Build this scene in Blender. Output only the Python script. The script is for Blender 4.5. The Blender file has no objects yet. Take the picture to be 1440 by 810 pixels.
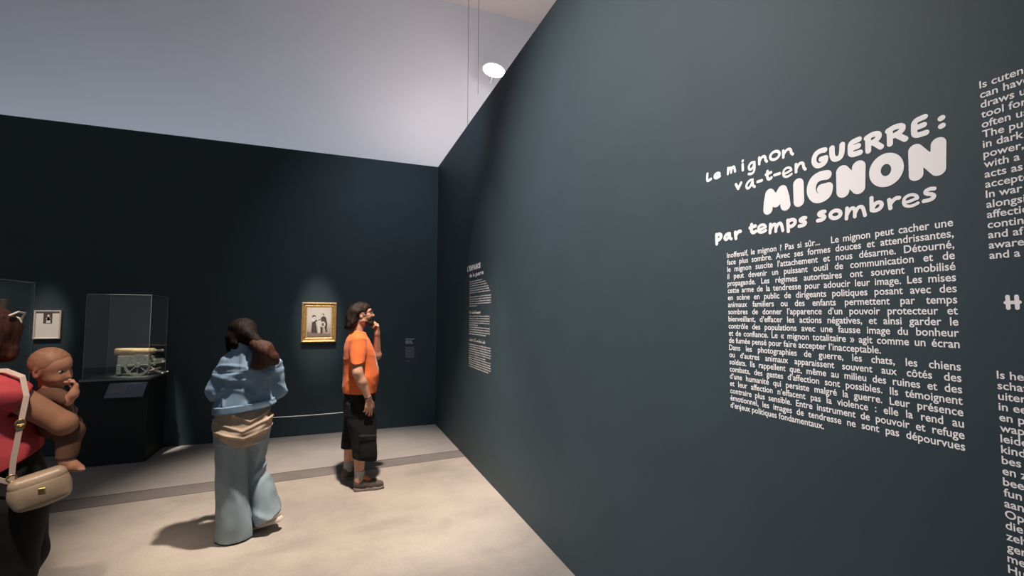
import bpy, math, random
import numpy as np
from mathutils import Matrix, Vector

S = bpy.context.scene
COL = S.collection
PI = math.pi

# ------------------------------------------------------------------ camera
EYE = 1.65
YAW, PITCH, ROLL, FPX = 0.37082, 0.0580, 0.0027, 643.67
cam = bpy.data.cameras.new('camera')
cam.sensor_fit = 'HORIZONTAL'
cam.sensor_width = 36.0
cam.lens = 36.0 * FPX / 1440.0
cam.clip_start = 0.05
cam.clip_end = 100
camo = bpy.data.objects.new('camera', cam)
COL.objects.link(camo)
F_ = Vector((math.sin(YAW) * math.cos(PITCH), math.cos(YAW) * math.cos(PITCH), math.sin(PITCH)))
r0 = Vector((math.cos(YAW), -math.sin(YAW), 0))
u0 = r0.cross(F_)
R_ = r0 * math.cos(ROLL) + u0 * math.sin(ROLL)
U_ = R_.cross(F_)
camo.matrix_world = Matrix(((R_.x, U_.x, -F_.x, 0), (R_.y, U_.y, -F_.y, 0), (R_.z, U_.z, -F_.z, EYE), (0, 0, 0, 1)))
S.camera = camo

# ------------------------------------------------------------------ view, world
S.view_settings.view_transform = 'Standard'
S.view_settings.look = 'None'
S.view_settings.exposure = 0.0
S.view_settings.gamma = 1.0
S.view_settings.use_curve_mapping = False
try:
    S.cycles.use_denoising = True
    S.cycles.sample_clamp_indirect = 4.0
    S.cycles.caustics_reflective = False
    S.cycles.caustics_refractive = False
except Exception:
    pass
world = bpy.data.worlds.new('world')
S.world = world
world.use_nodes = True
bg = world.node_tree.nodes['Background']
bg.inputs[0].default_value = (.84, 0.91, 1.0, 1)
bg.inputs[1].default_value = 0.21

# ------------------------------------------------------------------ lights of the hall, with added fills
WX, WY, WH = 1.4637, 6.9331, 3.945          # right partition plane, back partition plane, partition height
HALL_Y, HALL_Z = 9.6, 8.56


def spot(name, loc, aim, power, size, blend, col=(1, .86, .70), rad=.06):
    l = bpy.data.lights.new(name, 'SPOT')
    l.energy = power
    l.spot_size = math.radians(size)
    l.spot_blend = blend
    l.color = col
    l.shadow_soft_size = rad
    o = bpy.data.objects.new(name, l)
    COL.objects.link(o)
    o.location = loc
    o.rotation_euler = (Vector(aim) - Vector(loc)).to_track_quat('-Z', 'Y').to_euler()
    return o


def area(name, loc, aim, power, sx, sy, col=(1, 1, 1)):
    l = bpy.data.lights.new(name, 'AREA')
    l.shape = 'RECTANGLE'
    l.size, l.size_y = sx, sy
    l.energy = power
    l.color = col
    o = bpy.data.objects.new(name, l)
    COL.objects.link(o)
    o.location = loc
    o.rotation_euler = (Vector(aim) - Vector(loc)).to_track_quat('-Z', 'Y').to_euler()
    return o


spot('key_spot', (.22, 3.50, 4.75), (.16, 4.60, 0), 1520, 53, .75, (1, .86, .73), .07)
spot('title_spot', (-2.2, 2.5, 5.0), (WX, 2.48, 1.98), 1620, 60, 1.0, (1, .95, .92), .08)
spot('story_spot', (0.15, 4.3, 4.9), (WX, 4.62, 1.62), 120, 30, .7, (1, .95, .90), .05)
spot('corner_fill', (0.5, 3.9, 5.2), (1.2, WY, 2.2), 210, 74, 1.0, (.70, .85, 1.0), .12)  # added bluish fill that lifts the back right corner, no known lamp
spot('picture_spot', (-0.4, 4.9, 5.6), (-0.19, WY, 1.50), 1300, 9.6, 1.0, (1, .90, .78), .05)
spot('photo_spot', (-3.3, 4.9, 5.6), (-3.09, WY, 1.50), 950, 6.4, .9, (1, .90, .80), .05)
spot('vitrine_spot', (-2.3, 5.1, 5.8), (-2.06, 6.6, 1.08), 1700, 7.5, .7, (1, .92, .80), .05)
spot('left_group_fill', (-1.0, 1.2, 4.3), (-1.30, 2.80, 1.22), 470, 25, .9, (1, .80, .64), .08)  # added fill to brighten the woman and baby at the left, no known lamp
area('cove_uplight', (-2.5, 7.35, 3.2), (-2.5, HALL_Y, 5.8), 92, 10.0, .3, (.84, .88, 1.0))
area('hall_uplight', (3.2, 7.35, 3.2), (3.2, HALL_Y, 6.4), 40, 3.0, .3, (.92, .92, 1.0))
area('ceiling_fill', (2.4, 7.6, 5.0), (2.6, 8.6, HALL_Z), 55, 3.0, 1.0, (1, .80, .74))  # added warm fill to brighten the ceiling, no known fitting

# ------------------------------------------------------------------ helpers


def tag(o, label=None, cat=None, group=None, kind=None):
    if label: o['label'] = label
    if cat: o['category'] = cat
    if group: o['group'] = group
    if kind: o['kind'] = kind
    return o


def mesh_obj(name, verts, faces, mat=None, parent=None, smooth=False):
    me = bpy.data.meshes.new(name)
    me.from_pydata([tuple(v) for v in verts], [], [tuple(f) for f in faces])
    me.update()
    o = bpy.data.objects.new(name, me)
    COL.objects.link(o)
    if mat: me.materials.append(mat)
    if parent: o.parent = parent
    if smooth: me.polygons.foreach_set('use_smooth', [True] * len(me.polygons))
    return o


def empty(name, loc=(0, 0, 0), rz=0.0):
    o = bpy.data.objects.new(name, None)
    o.empty_display_size = .1
    COL.objects.link(o)
    o.location = loc
    o.rotation_euler = (0, 0, rz)
    return o


class MB:
    """collects boxes, prisms, tubes, rings into one mesh"""
    def __init__(s): s.v, s.f = [], []

    def add(s, v, f):
        n = len(s.v)
        s.v += [tuple(p) for p in v]
        s.f += [tuple(i + n for i in q) for q in f]
        return s

    def box(s, x0, x1, y0, y1, z0, z1, bev=0.0, M=None):
        if bev <= 0:
            v = [(x0, y0, z0), (x1, y0, z0), (x1, y1, z0), (x0, y1, z0), (x0, y0, z1), (x1, y0, z1), (x1, y1, z1), (x0, y1, z1)]
            f = [(0, 3, 2, 1), (4, 5, 6, 7), (0, 1, 5, 4), (1, 2, 6, 5), (2, 3, 7, 6), (3, 0, 4, 7)]
        else:
            b = bev
            v, idx = [], {}
            for i, (xa, xs) in enumerate(((x0, 1), (x1, -1))):
                for j, (ya, ys) in enumerate(((y0, 1), (y1, -1))):
                    for k, (za, zs) in enumerate(((z0, 1), (z1, -1))):
                        for ax in range(3):
                            idx[i, j, k, ax] = len(v)
                            p = [xa + xs * b, ya + ys * b, za + zs * b]
                            p[ax] = (xa, ya, za)[ax]
                            v.append(tuple(p))
            f = []
            I = idx
            f += [(I[0, 0, 0, 0], I[0, 0, 1, 0], I[0, 1, 1, 0], I[0, 1, 0, 0]), (I[1, 0, 0, 0], I[1, 1, 0, 0], I[1, 1, 1, 0], I[1, 0, 1, 0])]
            f += [(I[0, 0, 0, 1], I[1, 0, 0, 1], I[1, 0, 1, 1], I[0, 0, 1, 1]), (I[0, 1, 0, 1], I[0, 1, 1, 1], I[1, 1, 1, 1], I[1, 1, 0, 1])]
            f += [(I[0, 0, 0, 2], I[0, 1, 0, 2], I[1, 1, 0, 2], I[1, 0, 0, 2]), (I[0, 0, 1, 2], I[1, 0, 1, 2], I[1, 1, 1, 2], I[0, 1, 1, 2])]
            for a in (0, 1):
                for c in (0, 1):
                    f.append((I[a, c, 0, 0], I[a, c, 0, 1], I[a, c, 1, 1], I[a, c, 1, 0]))
                    f.append((I[a, 0, c, 0], I[a, 0, c, 2], I[a, 1, c, 2], I[a, 1, c, 0]))
                    f.append((I[0, a, c, 1], I[0, a, c, 2], I[1, a, c, 2], I[1, a, c, 1]))
            for i in (0, 1):
                for j in (0, 1):
                    for k in (0, 1):
                        f.append((I[i, j, k, 0], I[i, j, k, 1], I[i, j, k, 2]))
        if M is not None: v = [tuple(M @ Vector(p)) for p in v]
        return s.add(v, f)

    def tube(s, pts, r, n=10, cap=True):
        pts = [Vector(p) for p in pts]
        rs = r if isinstance(r, (list, tuple)) else [r] * len(pts)
        v, f = [], []
        up = None
        for i, p in enumerate(pts):
            t = (pts[min(i + 1, len(pts) - 1)] - pts[max(i - 1, 0)]).normalized()
            if up is None:
                a = Vector((0, 0, 1)) if abs(t.z) < .9 else Vector((1, 0, 0))
                up = (a - t * a.dot(t)).normalized()
            else:
                up = (up - t * up.dot(t)).normalized()
            b = t.cross(up)
            for k in range(n):
                an = 2 * PI * k / n
                v.append(tuple(p + (up * math.cos(an) + b * math.sin(an)) * rs[i]))
        for i in range(len(pts) - 1):
            for k in range(n):
                f.append((i * n + k, i * n + (k + 1) % n, (i + 1) * n + (k + 1) % n, (i + 1) * n + k))
        if cap:
            f.append(tuple(range(n))[::-1])
            f.append(tuple(range((len(pts) - 1) * n, len(pts) * n)))
        return s.add(v, f)

    def lathe(s, prof, n=24, M=None):
        v, f = [], []
        for r, z in prof:
            for k in range(n):
                an = 2 * PI * k / n
                p = Vector((r * math.cos(an), r * math.sin(an), z))
                v.append(tuple(M @ p if M is not None else p))
        for i in range(len(prof) - 1):
            for k in range(n):
                f.append((i * n + k, i * n + (k + 1) % n, (i + 1) * n + (k + 1) % n, (i + 1) * n + k))
        f.append(tuple(range(n))[::-1])
        f.append(tuple(range((len(prof) - 1) * n, len(prof) * n)))
        return s.add(v, f)

    def poly(s, pts):
        return s.add(pts, [tuple(range(len(pts)))])

    def build(s, name, mat, parent=None, smooth=False):
        return mesh_obj(name, s.v, s.f, mat, parent, smooth)


def nodes_of(m):
    m.use_nodes = True
    return m.node_tree.nodes, m.node_tree.links, m.node_tree.nodes['Principled BSDF']


def mat(name, col, rough=.6, metal=0.0, var=0.0, scale=8.0, bump=0.0, bscale=60.0, spec=.5, stretch=None, sss=0.0, sheen=0.0):
    m = bpy.data.materials.new(name)
    N, L, P = nodes_of(m)
    P.inputs['Base Color'].default_value = (*col, 1)
    P.inputs['Roughness'].default_value = rough
    P.inputs['Metallic'].default_value = metal
    P.inputs['Specular IOR Level'].default_value = spec
    if sss:
        P.inputs['Subsurface Weight'].default_value = sss
        P.inputs['Subsurface Radius'].default_value = (.012, .005, .003)
        P.inputs['Subsurface Scale'].default_value = 1.0
    if sheen:
        P.inputs['Sheen Weight'].default_value = sheen
    tc = N.new('ShaderNodeTexCoord')
    mp = N.new('ShaderNodeMapping')
    L.new(tc.outputs['Object'], mp.inputs['Vector'])
    if stretch: mp.inputs['Scale'].default_value = stretch
    if var:
        nz = N.new('ShaderNodeTexNoise')
        nz.inputs['Scale'].default_value = scale
        nz.inputs['Detail'].default_value = 5
        L.new(mp.outputs['Vector'], nz.inputs['Vector'])
        rp = N.new('ShaderNodeValToRGB')
        rp.color_ramp.elements[0].position = .3
        rp.color_ramp.elements[1].position = .7
        rp.color_ramp.elements[0].color = (*[c * (1 - var) for c in col], 1)
        rp.color_ramp.elements[1].color = (*[min(1, c * (1 + var)) for c in col], 1)
        L.new(nz.outputs['Fac'], rp.inputs['Fac'])
        L.new(rp.outputs['Color'], P.inputs['Base Color'])
    if bump:
        nb = N.new('ShaderNodeTexNoise')
        nb.inputs['Scale'].default_value = bscale
        nb.inputs['Detail'].default_value = 4
        L.new(mp.outputs['Vector'], nb.inputs['Vector'])
        bp = N.new('ShaderNodeBump')
        bp.inputs['Strength'].default_value = bump
        bp.inputs['Distance'].default_value = .01
        L.new(nb.outputs['Fac'], bp.inputs['Height'])
        L.new(bp.outputs['Normal'], P.inputs['Normal'])
    return m


def concrete(name, base, dark, light, stain):
    m = bpy.data.materials.new(name)
    N, L, P = nodes_of(m)
    tc = N.new('ShaderNodeTexCoord')
    n1 = N.new('ShaderNodeTexNoise'); n1.inputs['Scale'].default_value = 1.3; n1.inputs['Detail'].default_value = 6; n1.inputs['Roughness'].default_value = .62
    n2 = N.new('ShaderNodeTexNoise'); n2.inputs['Scale'].default_value = 60; n2.inputs['Detail'].default_value = 3
    n3 = N.new('ShaderNodeTexNoise'); n3.inputs['Scale'].default_value = 1.25; n3.inputs['Detail'].default_value = 7; n3.inputs['Distortion'].default_value = .5
    mp = N.new('ShaderNodeMapping'); mp.inputs['Scale'].default_value = (1.0, 1.7, 1); mp.inputs['Rotation'].default_value = (0, 0, -.35); mp.inputs['Location'].default_value = (3.3, 1.7, 0)
    L.new(tc.outputs['Object'], n1.inputs['Vector']); L.new(tc.outputs['Object'], n2.inputs['Vector'])
    L.new(tc.outputs['Object'], mp.inputs['Vector']); L.new(mp.outputs['Vector'], n3.inputs['Vector'])
    r1 = N.new('ShaderNodeValToRGB')
    r1.color_ramp.elements[0].position = .33; r1.color_ramp.elements[0].color = (*dark, 1)
    r1.color_ramp.elements[1].position = .68; r1.color_ramp.elements[1].color = (*light, 1)
    e = r1.color_ramp.elements.new(.5); e.color = (*base, 1)
    L.new(n1.outputs['Fac'], r1.inputs['Fac'])
    r3 = N.new('ShaderNodeValToRGB')
    r3.color_ramp.elements[0].position = .56; r3.color_ramp.elements[0].color = (0, 0, 0, 1)
    r3.color_ramp.elements[1].position = .74; r3.color_ramp.elements[1].color = (.55, .55, .55, 1)
    L.new(n3.outputs['Fac'], r3.inputs['Fac'])
    mx = N.new('ShaderNodeMix'); mx.data_type = 'RGBA'
    L.new(r3.outputs['Color'], mx.inputs['Factor'])
    L.new(r1.outputs['Color'], mx.inputs['A']); mx.inputs['B'].default_value = (*stain, 1)
    m2 = N.new('ShaderNodeMix'); m2.data_type = 'RGBA'; m2.blend_type = 'MULTIPLY'; m2.inputs['Factor'].default_value = .25
    L.new(mx.outputs['Result'], m2.inputs['A']); L.new(n2.outputs['Fac'], m2.inputs['B'])
    L.new(m2.outputs['Result'], P.inputs['Base Color'])
    P.inputs['Roughness'].default_value = .55
    P.inputs['Specular IOR Level'].default_value = .35
    bp = N.new('ShaderNodeBump'); bp.inputs['Strength'].default_value = .06; bp.inputs['Distance'].default_value = .01
    L.new(n2.outputs['Fac'], bp.inputs['Height']); L.new(bp.outputs['Normal'], P.inputs['Normal'])
    return m


M = {}
M['wall'] = mat('teal_paint', (.0285, .046, .056), .62, var=.06, scale=3, bump=.03, bscale=220, spec=.35)
M['plinth'] = mat('plinth_paint', (.012, .018, .019), .55, var=.06, scale=5, spec=.35)
M['white'] = mat('hall_plaster', (.59, .61, .65), .8, var=.03, scale=.7)
M['ceil'] = mat('hall_ceiling', (.50, .45, .43), .85, var=.02, scale=.8)
M['floor'] = concrete('concrete_floor', (.45, .395, .345), (.375, .33, .292), (.51, .45, .395), (.285, .25, .225))
M['floor2'] = concrete('concrete_bay', (.43, .395, .37), (.38, .35, .33), (.47, .43, .405), (.33, .30, .28))
M['strip'] = mat('floor_strip', (.195, .172, .162), .6, var=.12, scale=3)
M['gap'] = mat('joint_gap', (.07, .06, .06), .8)  # dark joint lines along both edges of the strip
M['vinyl'] = mat('white_vinyl', (.88, .83, .82), .5, spec=.3)
M['vinyl_grey'] = mat('grey_vinyl', (.42, .39, .41), .5, spec=.3)


def structure(o): return tag(o, kind='structure')


# ------------------------------------------------------------------ room shell
b = MB(); b.box(-11, WX + .16, -5, 5.28, -.06, 0)
structure(b.build('floor', M['floor']))
# the slab bay behind the joint strip; the strip runs a little askew to the wall
sl = (5.5205 - 5.289) / (1.501 + 2.188)
yb = lambda x: 5.289 + sl * (x + 2.188)
yf = lambda x: 5.010 + sl * 1.13 * (x + 2.118)
XL, XR = -11, WX + .16
b = MB(); b.add([(XL, 4.0, 0), (XR, 4.0, 0), (XR, yf(XR), .0004), (XL, yf(XL), .0004)], [(0, 1, 2, 3)])
b = MB(); b.add([(x, y, z) for z in (-.05, .0012) for x, y in ((XL, yf(XL)), (XR, yf(XR)), (XR, yb(XR)), (XL, yb(XL)))],
                [(3, 2, 1, 0), (4, 5, 6, 7), (0, 1, 5, 4), (1, 2, 6, 5), (2, 3, 7, 6), (3, 0, 4, 7)])
structure(b.build('trim_1', M['strip']))
b = MB()
for fn, w in ((yb, .012), (yf, .005)):
    b.add([(x, y, z) for z in (-.04, .0020) for x, y in ((XL, fn(XL) - w / 2), (XR, fn(XR) - w / 2), (XR, fn(XR) + w / 2), (XL, fn(XL) + w / 2))],
          [(3, 2, 1, 0), (4, 5, 6, 7), (0, 1, 5, 4), (1, 2, 6, 5), (2, 3, 7, 6), (3, 0, 4, 7)])
structure(b.build('trim_2', M['gap']))
b = MB(); b.add([(x, y, z) for z in (-.06, .0008) for x, y in ((XL, yb(XL)), (XR, yb(XR)), (XR, 7.1), (XL, 7.1))],
                [(3, 2, 1, 0), (4, 5, 6, 7), (0, 1, 5, 4), (1, 2, 6, 5), (2, 3, 7, 6), (3, 0, 4, 7)])
structure(b.build('floor_bay', M['floor2']))
b = MB(); b.box(WX, WX + .16, -5, WY + .16, 0, WH)
structure(b.build('wall_right', M['wall']))
b = MB(); b.box(-11, WX, WY, WY + .16, 0, WH - .01)
structure(b.build('wall_back', M['wall']))
b = MB(); b.box(-16, 14, HALL_Y, HALL_Y + .2, 0, HALL_Z)
structure(b.build('wall_hall', M['white']))
b = MB(); b.box(-16, 14, -2, HALL_Y + .2, HALL_Z, HALL_Z + .2)
structure(b.build('ceiling', M['ceil']))
b = MB(); b.box(-16, 14, 7.1, HALL_Y, -.06, -.002)
structure(b.build('floor_hall', M['floor2']))


# ------------------------------------------------------------------ lettering on the partitions
# a wall-plane frame: u runs to the reader's right, v up, w out of the wall
RIGHT_WALL = Matrix(((0, 0, -1, WX), (-1, 0, 0, 0), (0, 1, 0, 0), (0, 0, 0, 1)))
BACK_WALL = Matrix(((1, 0, 0, 0), (0, 0, -1, WY), (0, 1, 0, 0), (0, 0, 0, 1)))


def arc(cx, cy, rx, ry, a0, a1, n=14):
    return [(cx + rx * math.cos(math.radians(a0 + (a1 - a0) * i / n)), cy + ry * math.sin(math.radians(a0 + (a1 - a0) * i / n))) for i in range(n + 1)]


# hand-drawn letter skeletons in a unit box; each is a list of strokes
GL = {
    'L': [[(.18, 1), (.08, .5), (.1, .08), (.35, 0), (.95, .12)]],
    'L2': [[(.12, 1), (.08, .05)], [(.08, .05), (.95, 0)]],
    'e': [[(.05, .42), (.55, .47), (.95, .62)] + arc(.52, .62, .46, .40, -5, 178) + [(.03, .4), (.12, .14), (.4, 0), (.72, .02), (1, .16)]],
    'm': [[(.05, 1), (.0, 0)], [(.02, .3), (.18, .8), (.38, .95), (.48, .7), (.46, .05)], [(.47, .35), (.62, .82), (.82, .93), (.93, .65), (1, .0)]],
    'i': [[(.45, .62), (.5, 0)], [(.5, .97), (.56, .98)]],
    'g': [[(.95, .92), (.5, 1), (.1, .8), (.1, .5), (.4, .38), (.8, .55), (.95, .9), (.95, .4), (.8, .08), (.45, 0), (.05, .08)]],
    'n': [[(.05, .98), (.04, 0)], [(.06, .35), (.3, .85), (.62, .98), (.82, .75), (.84, .25), (1, .0)]],
    'o': [arc(.5, .5, .5, .5, 90, 450, 24)],
    'v': [[(0, 1), (.42, 0), (1, .98)]],
    'a': [[(.78, .95), (.45, 1), (.1, .7), (0, .3), (.2, .02), (.5, .2), (.8, .85), (.76, .25), (1, .03)]],
    '-': [[(0, .5), (1, .55)]],
    't': [[(.3, 1), (.22, .3), (.4, .02), (.75, .0), (1, .1)], [(.0, .66), (.95, .74)]],
    'p': [[(.12, .98), (.14, .0)], [(.14, .85), (.5, 1), (.95, .9), (.98, .6), (.6, .38), (.2, .42)]],
    'r': [[(.1, .95), (.18, 0)], [(.15, .4), (.45, .8), (.75, 1), (1, .95)]],
    's': [[(.95, .93), (.55, 1), (.15, .84), (.25, .6), (.75, .5), (.95, .27), (.65, .03), (0, .02)]],
    'b': [[(.12, 1), (.1, .1)], [(.1, .12), (.4, .55), (.8, .6), (1, .38), (.8, .08), (.35, 0), (.1, .1)]],
    'd': [[(.92, 1), (.95, 0)], [(.95, .3), (.6, .6), (.15, .5), (.05, .2), (.35, 0), (.9, .2)]],
    'l': [[(.4, 1), (.45, .1), (.7, 0)]],
    'u': [[(.05, 1), (.1, .3), (.35, .02), (.7, .15), (.92, .6), (.95, 1), (1, 0)]],
    'G': [[(.95, .97), (.6, 1.02), (.2, .92), (.0, .62), (.0, .3), (.25, .0), (.65, -.02), (.95, .12), (1.0, .40)], [(1.0, .40), (.62, .40)]],
    'U': [[(.05, 1), (.03, .4), (.2, .06), (.5, 0), (.8, .08), (.95, .4), (1, 1)]],
    'E': [[(.95, 1), (.1, .94), (.04, .5), (.05, .03), (1, .04)], [(.1, .5), (.85, .54)]],
    'R': [[(.1, .9), (.08, 0)], [(.0, .88), (.4, 1), (.85, .95), (.9, .68), (.55, .48), (.15, .44)], [(.5, .45), (1, .02)]],
    ':': [[(.3, .0), (.7, .03)], [(.3, .97), (.7, 1)]],
    'M': [[(.04, 0), (.08, .5), (.17, 1)], [(.17, 1), (.48, .36)], [(.48, .36), (.83, 1)], [(.83, 1), (.93, .5), (.97, .0)]],
    'I': [[(.5, 0), (.52, 1)]],
    'N': [[(.06, 0), (.08, 1)], [(.08, 1), (.9, .0)], [(.9, .0), (.96, 1)]],
    'O': [arc(.5, .5, .5, .5, 90, 450, 28)],
    'F': [[(.95, 1), (.1, .95), (.05, 0)], [(.1, .5), (.85, .54)]],
    'A': [[(0, 0), (.5, 1), (1, 0)], [(.2, .35), (.8, .35)]],
    'C': [[(.95, .85), (.55, 1), (.1, .75), (.05, .3), (.4, 0), (.95, .12)]],
    "'": [[(.5, 1), (.45, .75)]],
    'H': [[(.1, 0), (.08, 1)], [(.9, 0), (.88, 1)], [(-.1, .48), (1.1, .5)]],
}


def smooth_line(pts, it=2):
    if len(pts) < 3: return pts
    for _ in range(it):
        q = [pts[0]]
        for a, c in zip(pts, pts[1:]):
            q += [(a[0] * .75 + c[0] * .25, a[1] * .75 + c[1] * .25), (a[0] * .25 + c[0] * .75, a[1] * .25 + c[1] * .75)]
        pts = q + [pts[-1]]
    return pts


def glyph(mb, ch, u, v, w, h, sw, out=.0012, g=None):
    """a chubby letter: its stroked skeleton fills the box centred on (u, v); the outline is traced as one clean shape"""
    r = sw / 2
    ww, hh = max(w - sw, 1e-4), max(h - sw, 1e-4)
    g = g or max(.0006, sw / 18)
    nx, ny = int((w * 1.25 + 2 * sw) / g) + 3, int((h * 1.2 + 2 * sw) / g) + 3
    gx = u - nx * g / 2 + np.arange(nx + 1) * g
    gy = v - ny * g / 2 + np.arange(ny + 1) * g
    PX, PY = np.meshgrid(gx, gy, indexing='ij')
    D = np.full(PX.shape, 1.0)
    for st in GL[ch]:
        sharp = len(st) <= 3 or ch in 'MN'
        pts = [(u + (x - .5) * ww, v + (y - .5) * hh) for x, y in (st if sharp else smooth_line(st))]
        for (ax, ay), (cx, cy) in zip(pts, pts[1:]):
            dx, dy = cx - ax, cy - ay
            q = dx * dx + dy * dy + 1e-12
            tt = np.clip(((PX - ax) * dx + (PY - ay) * dy) / q, 0, 1)
            D = np.minimum(D, np.hypot(PX - ax - tt * dx, PY - ay - tt * dy) - r)
    ins = D < 0
    cnt = ins[:-1, :-1].astype(int) + ins[1:, :-1] + ins[1:, 1:] + ins[:-1, 1:]
    V, Fc, key = [], [], {}

    def vid(k, p):
        if k not in key:
            key[k] = len(V)
            V.append((p[0], p[1], out))
        return key[k]
    for i, j in zip(*np.nonzero(cnt)):
        cs = ((i, j), (i + 1, j), (i + 1, j + 1), (i, j + 1))
        poly = []
        for n in range(4):
            a, c = cs[n], cs[(n + 1) % 4]
            if ins[a]: poly.append(vid(a, (gx[a[0]], gy[a[1]])))
            if ins[a] != ins[c]:
                f = D[a] / (D[a] - D[c])
                k = (a, c) if a < c else (c, a)
                poly.append(vid(k, (gx[a[0]] + f * (gx[c[0]] - gx[a[0]]), gy[a[1]] + f * (gy[c[1]] - gy[a[1]]))))
        if len(poly) > 2: Fc.append(tuple(poly))
    mb.add(V, Fc)


FONT = bpy.data.fonts.load('<builtin>')


def text_mesh(body, size, weight, space=1.0):
    cu = bpy.data.curves.new('lettering', 'FONT')
    cu.font = FONT
    cu.body = body
    cu.size = size
    cu.offset = weight
    cu.space_word = space
    cu.resolution_u = 3
    o = bpy.data.objects.new('lettering', cu)
    COL.objects.link(o)
    dg = bpy.context.evaluated_depsgraph_get()
    me = bpy.data.meshes.new_from_object(o.evaluated_get(dg))
    V = [tuple(p.co) for p in me.vertices]
    Fc = [tuple(p.vertices) for p in me.polygons]
    bpy.data.objects.remove(o)
    bpy.data.curves.remove(cu)
    bpy.data.meshes.remove(me)
    return V, Fc


def text_line(mb, body, u, v, size, width=None, weight=.0, xs=1.0, out=.0012):
    V, Fc = text_mesh(body, size, weight)
    x0, x1 = min(p[0] for p in V), max(p[0] for p in V)
    if width:
        nat = (x1 - x0) * xs
        if nat < width and ' ' in body:
            V2, _ = text_mesh(body, size, weight, 2.0)
            nat2 = (max(p[0] for p in V2) - min(p[0] for p in V2)) * xs
            V, Fc = text_mesh(body, size, weight, 1 + (width - nat) / max(nat2 - nat, 1e-6))
        x0, x1 = min(p[0] for p in V), max(p[0] for p in V)
        xs = width / (x1 - x0)
    mb.add([(u + (x - x0) * xs, v + y, out) for x, y, z in V], Fc)


def scribble_line(mb, rng, u, v, width, xh, out=.0012):
    """one line of lettering too small to be read: letter-sized strokes grouped in words"""
    x, e = u, u + width
    t = xh * .30
    while x < e - xh * .6:
        n = rng.randint(2, 9)
        for _ in range(n):
            if x > e - xh * .6: break
            k = rng.random()
            w = xh * rng.uniform(.55, .8)
            h = xh * (1.45 if rng.random() < .2 else 1)
            if k < .25:
                mb.add([(x, v, out), (x + t, v, out), (x + t, v + h, out), (x, v + h, out)], [(0, 1, 2, 3)])
                w = t
            elif k < .65:
                for (a, c, d, f) in ((0, t, 0, h), (w - t, w, 0, xh), (0, w, xh - t, xh)):
                    mb.add([(x + a, v + d, out), (x + c, v + d, out), (x + c, v + f, out), (x + a, v + f, out)], [(0, 1, 2, 3)])
            else:
                for (a, c, d, f) in ((0, t, 0, xh), (w - t, w, 0, xh), (0, w, xh - t, xh), (0, w, 0, t)):
                    mb.add([(x + a, v + d, out), (x + c, v + d, out), (x + c, v + f, out), (x + a, v + f, out)], [(0, 1, 2, 3)])
            x += w + t * .9
        x += xh * .55


def on_wall(mb, name, mat_, frame, parent=None):
    o = mb.build(name, mat_, parent)
    if parent is None: o.matrix_world = frame
    return o


def wall_thing(name, frame, u, v):
    """an empty on the wall at (u, v); its parts are built in wall coordinates less (u, v)"""
    o = bpy.data.objects.new(name, None)
    o.empty_display_size = .1
    COL.objects.link(o)
    o.matrix_world = frame @ Matrix.Translation((u, v, 0))
    return o


def shifted(mb, u, v):
    mb.v = [(x - u, y - v, z) for x, y, z in mb.v]
    return mb


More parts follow.
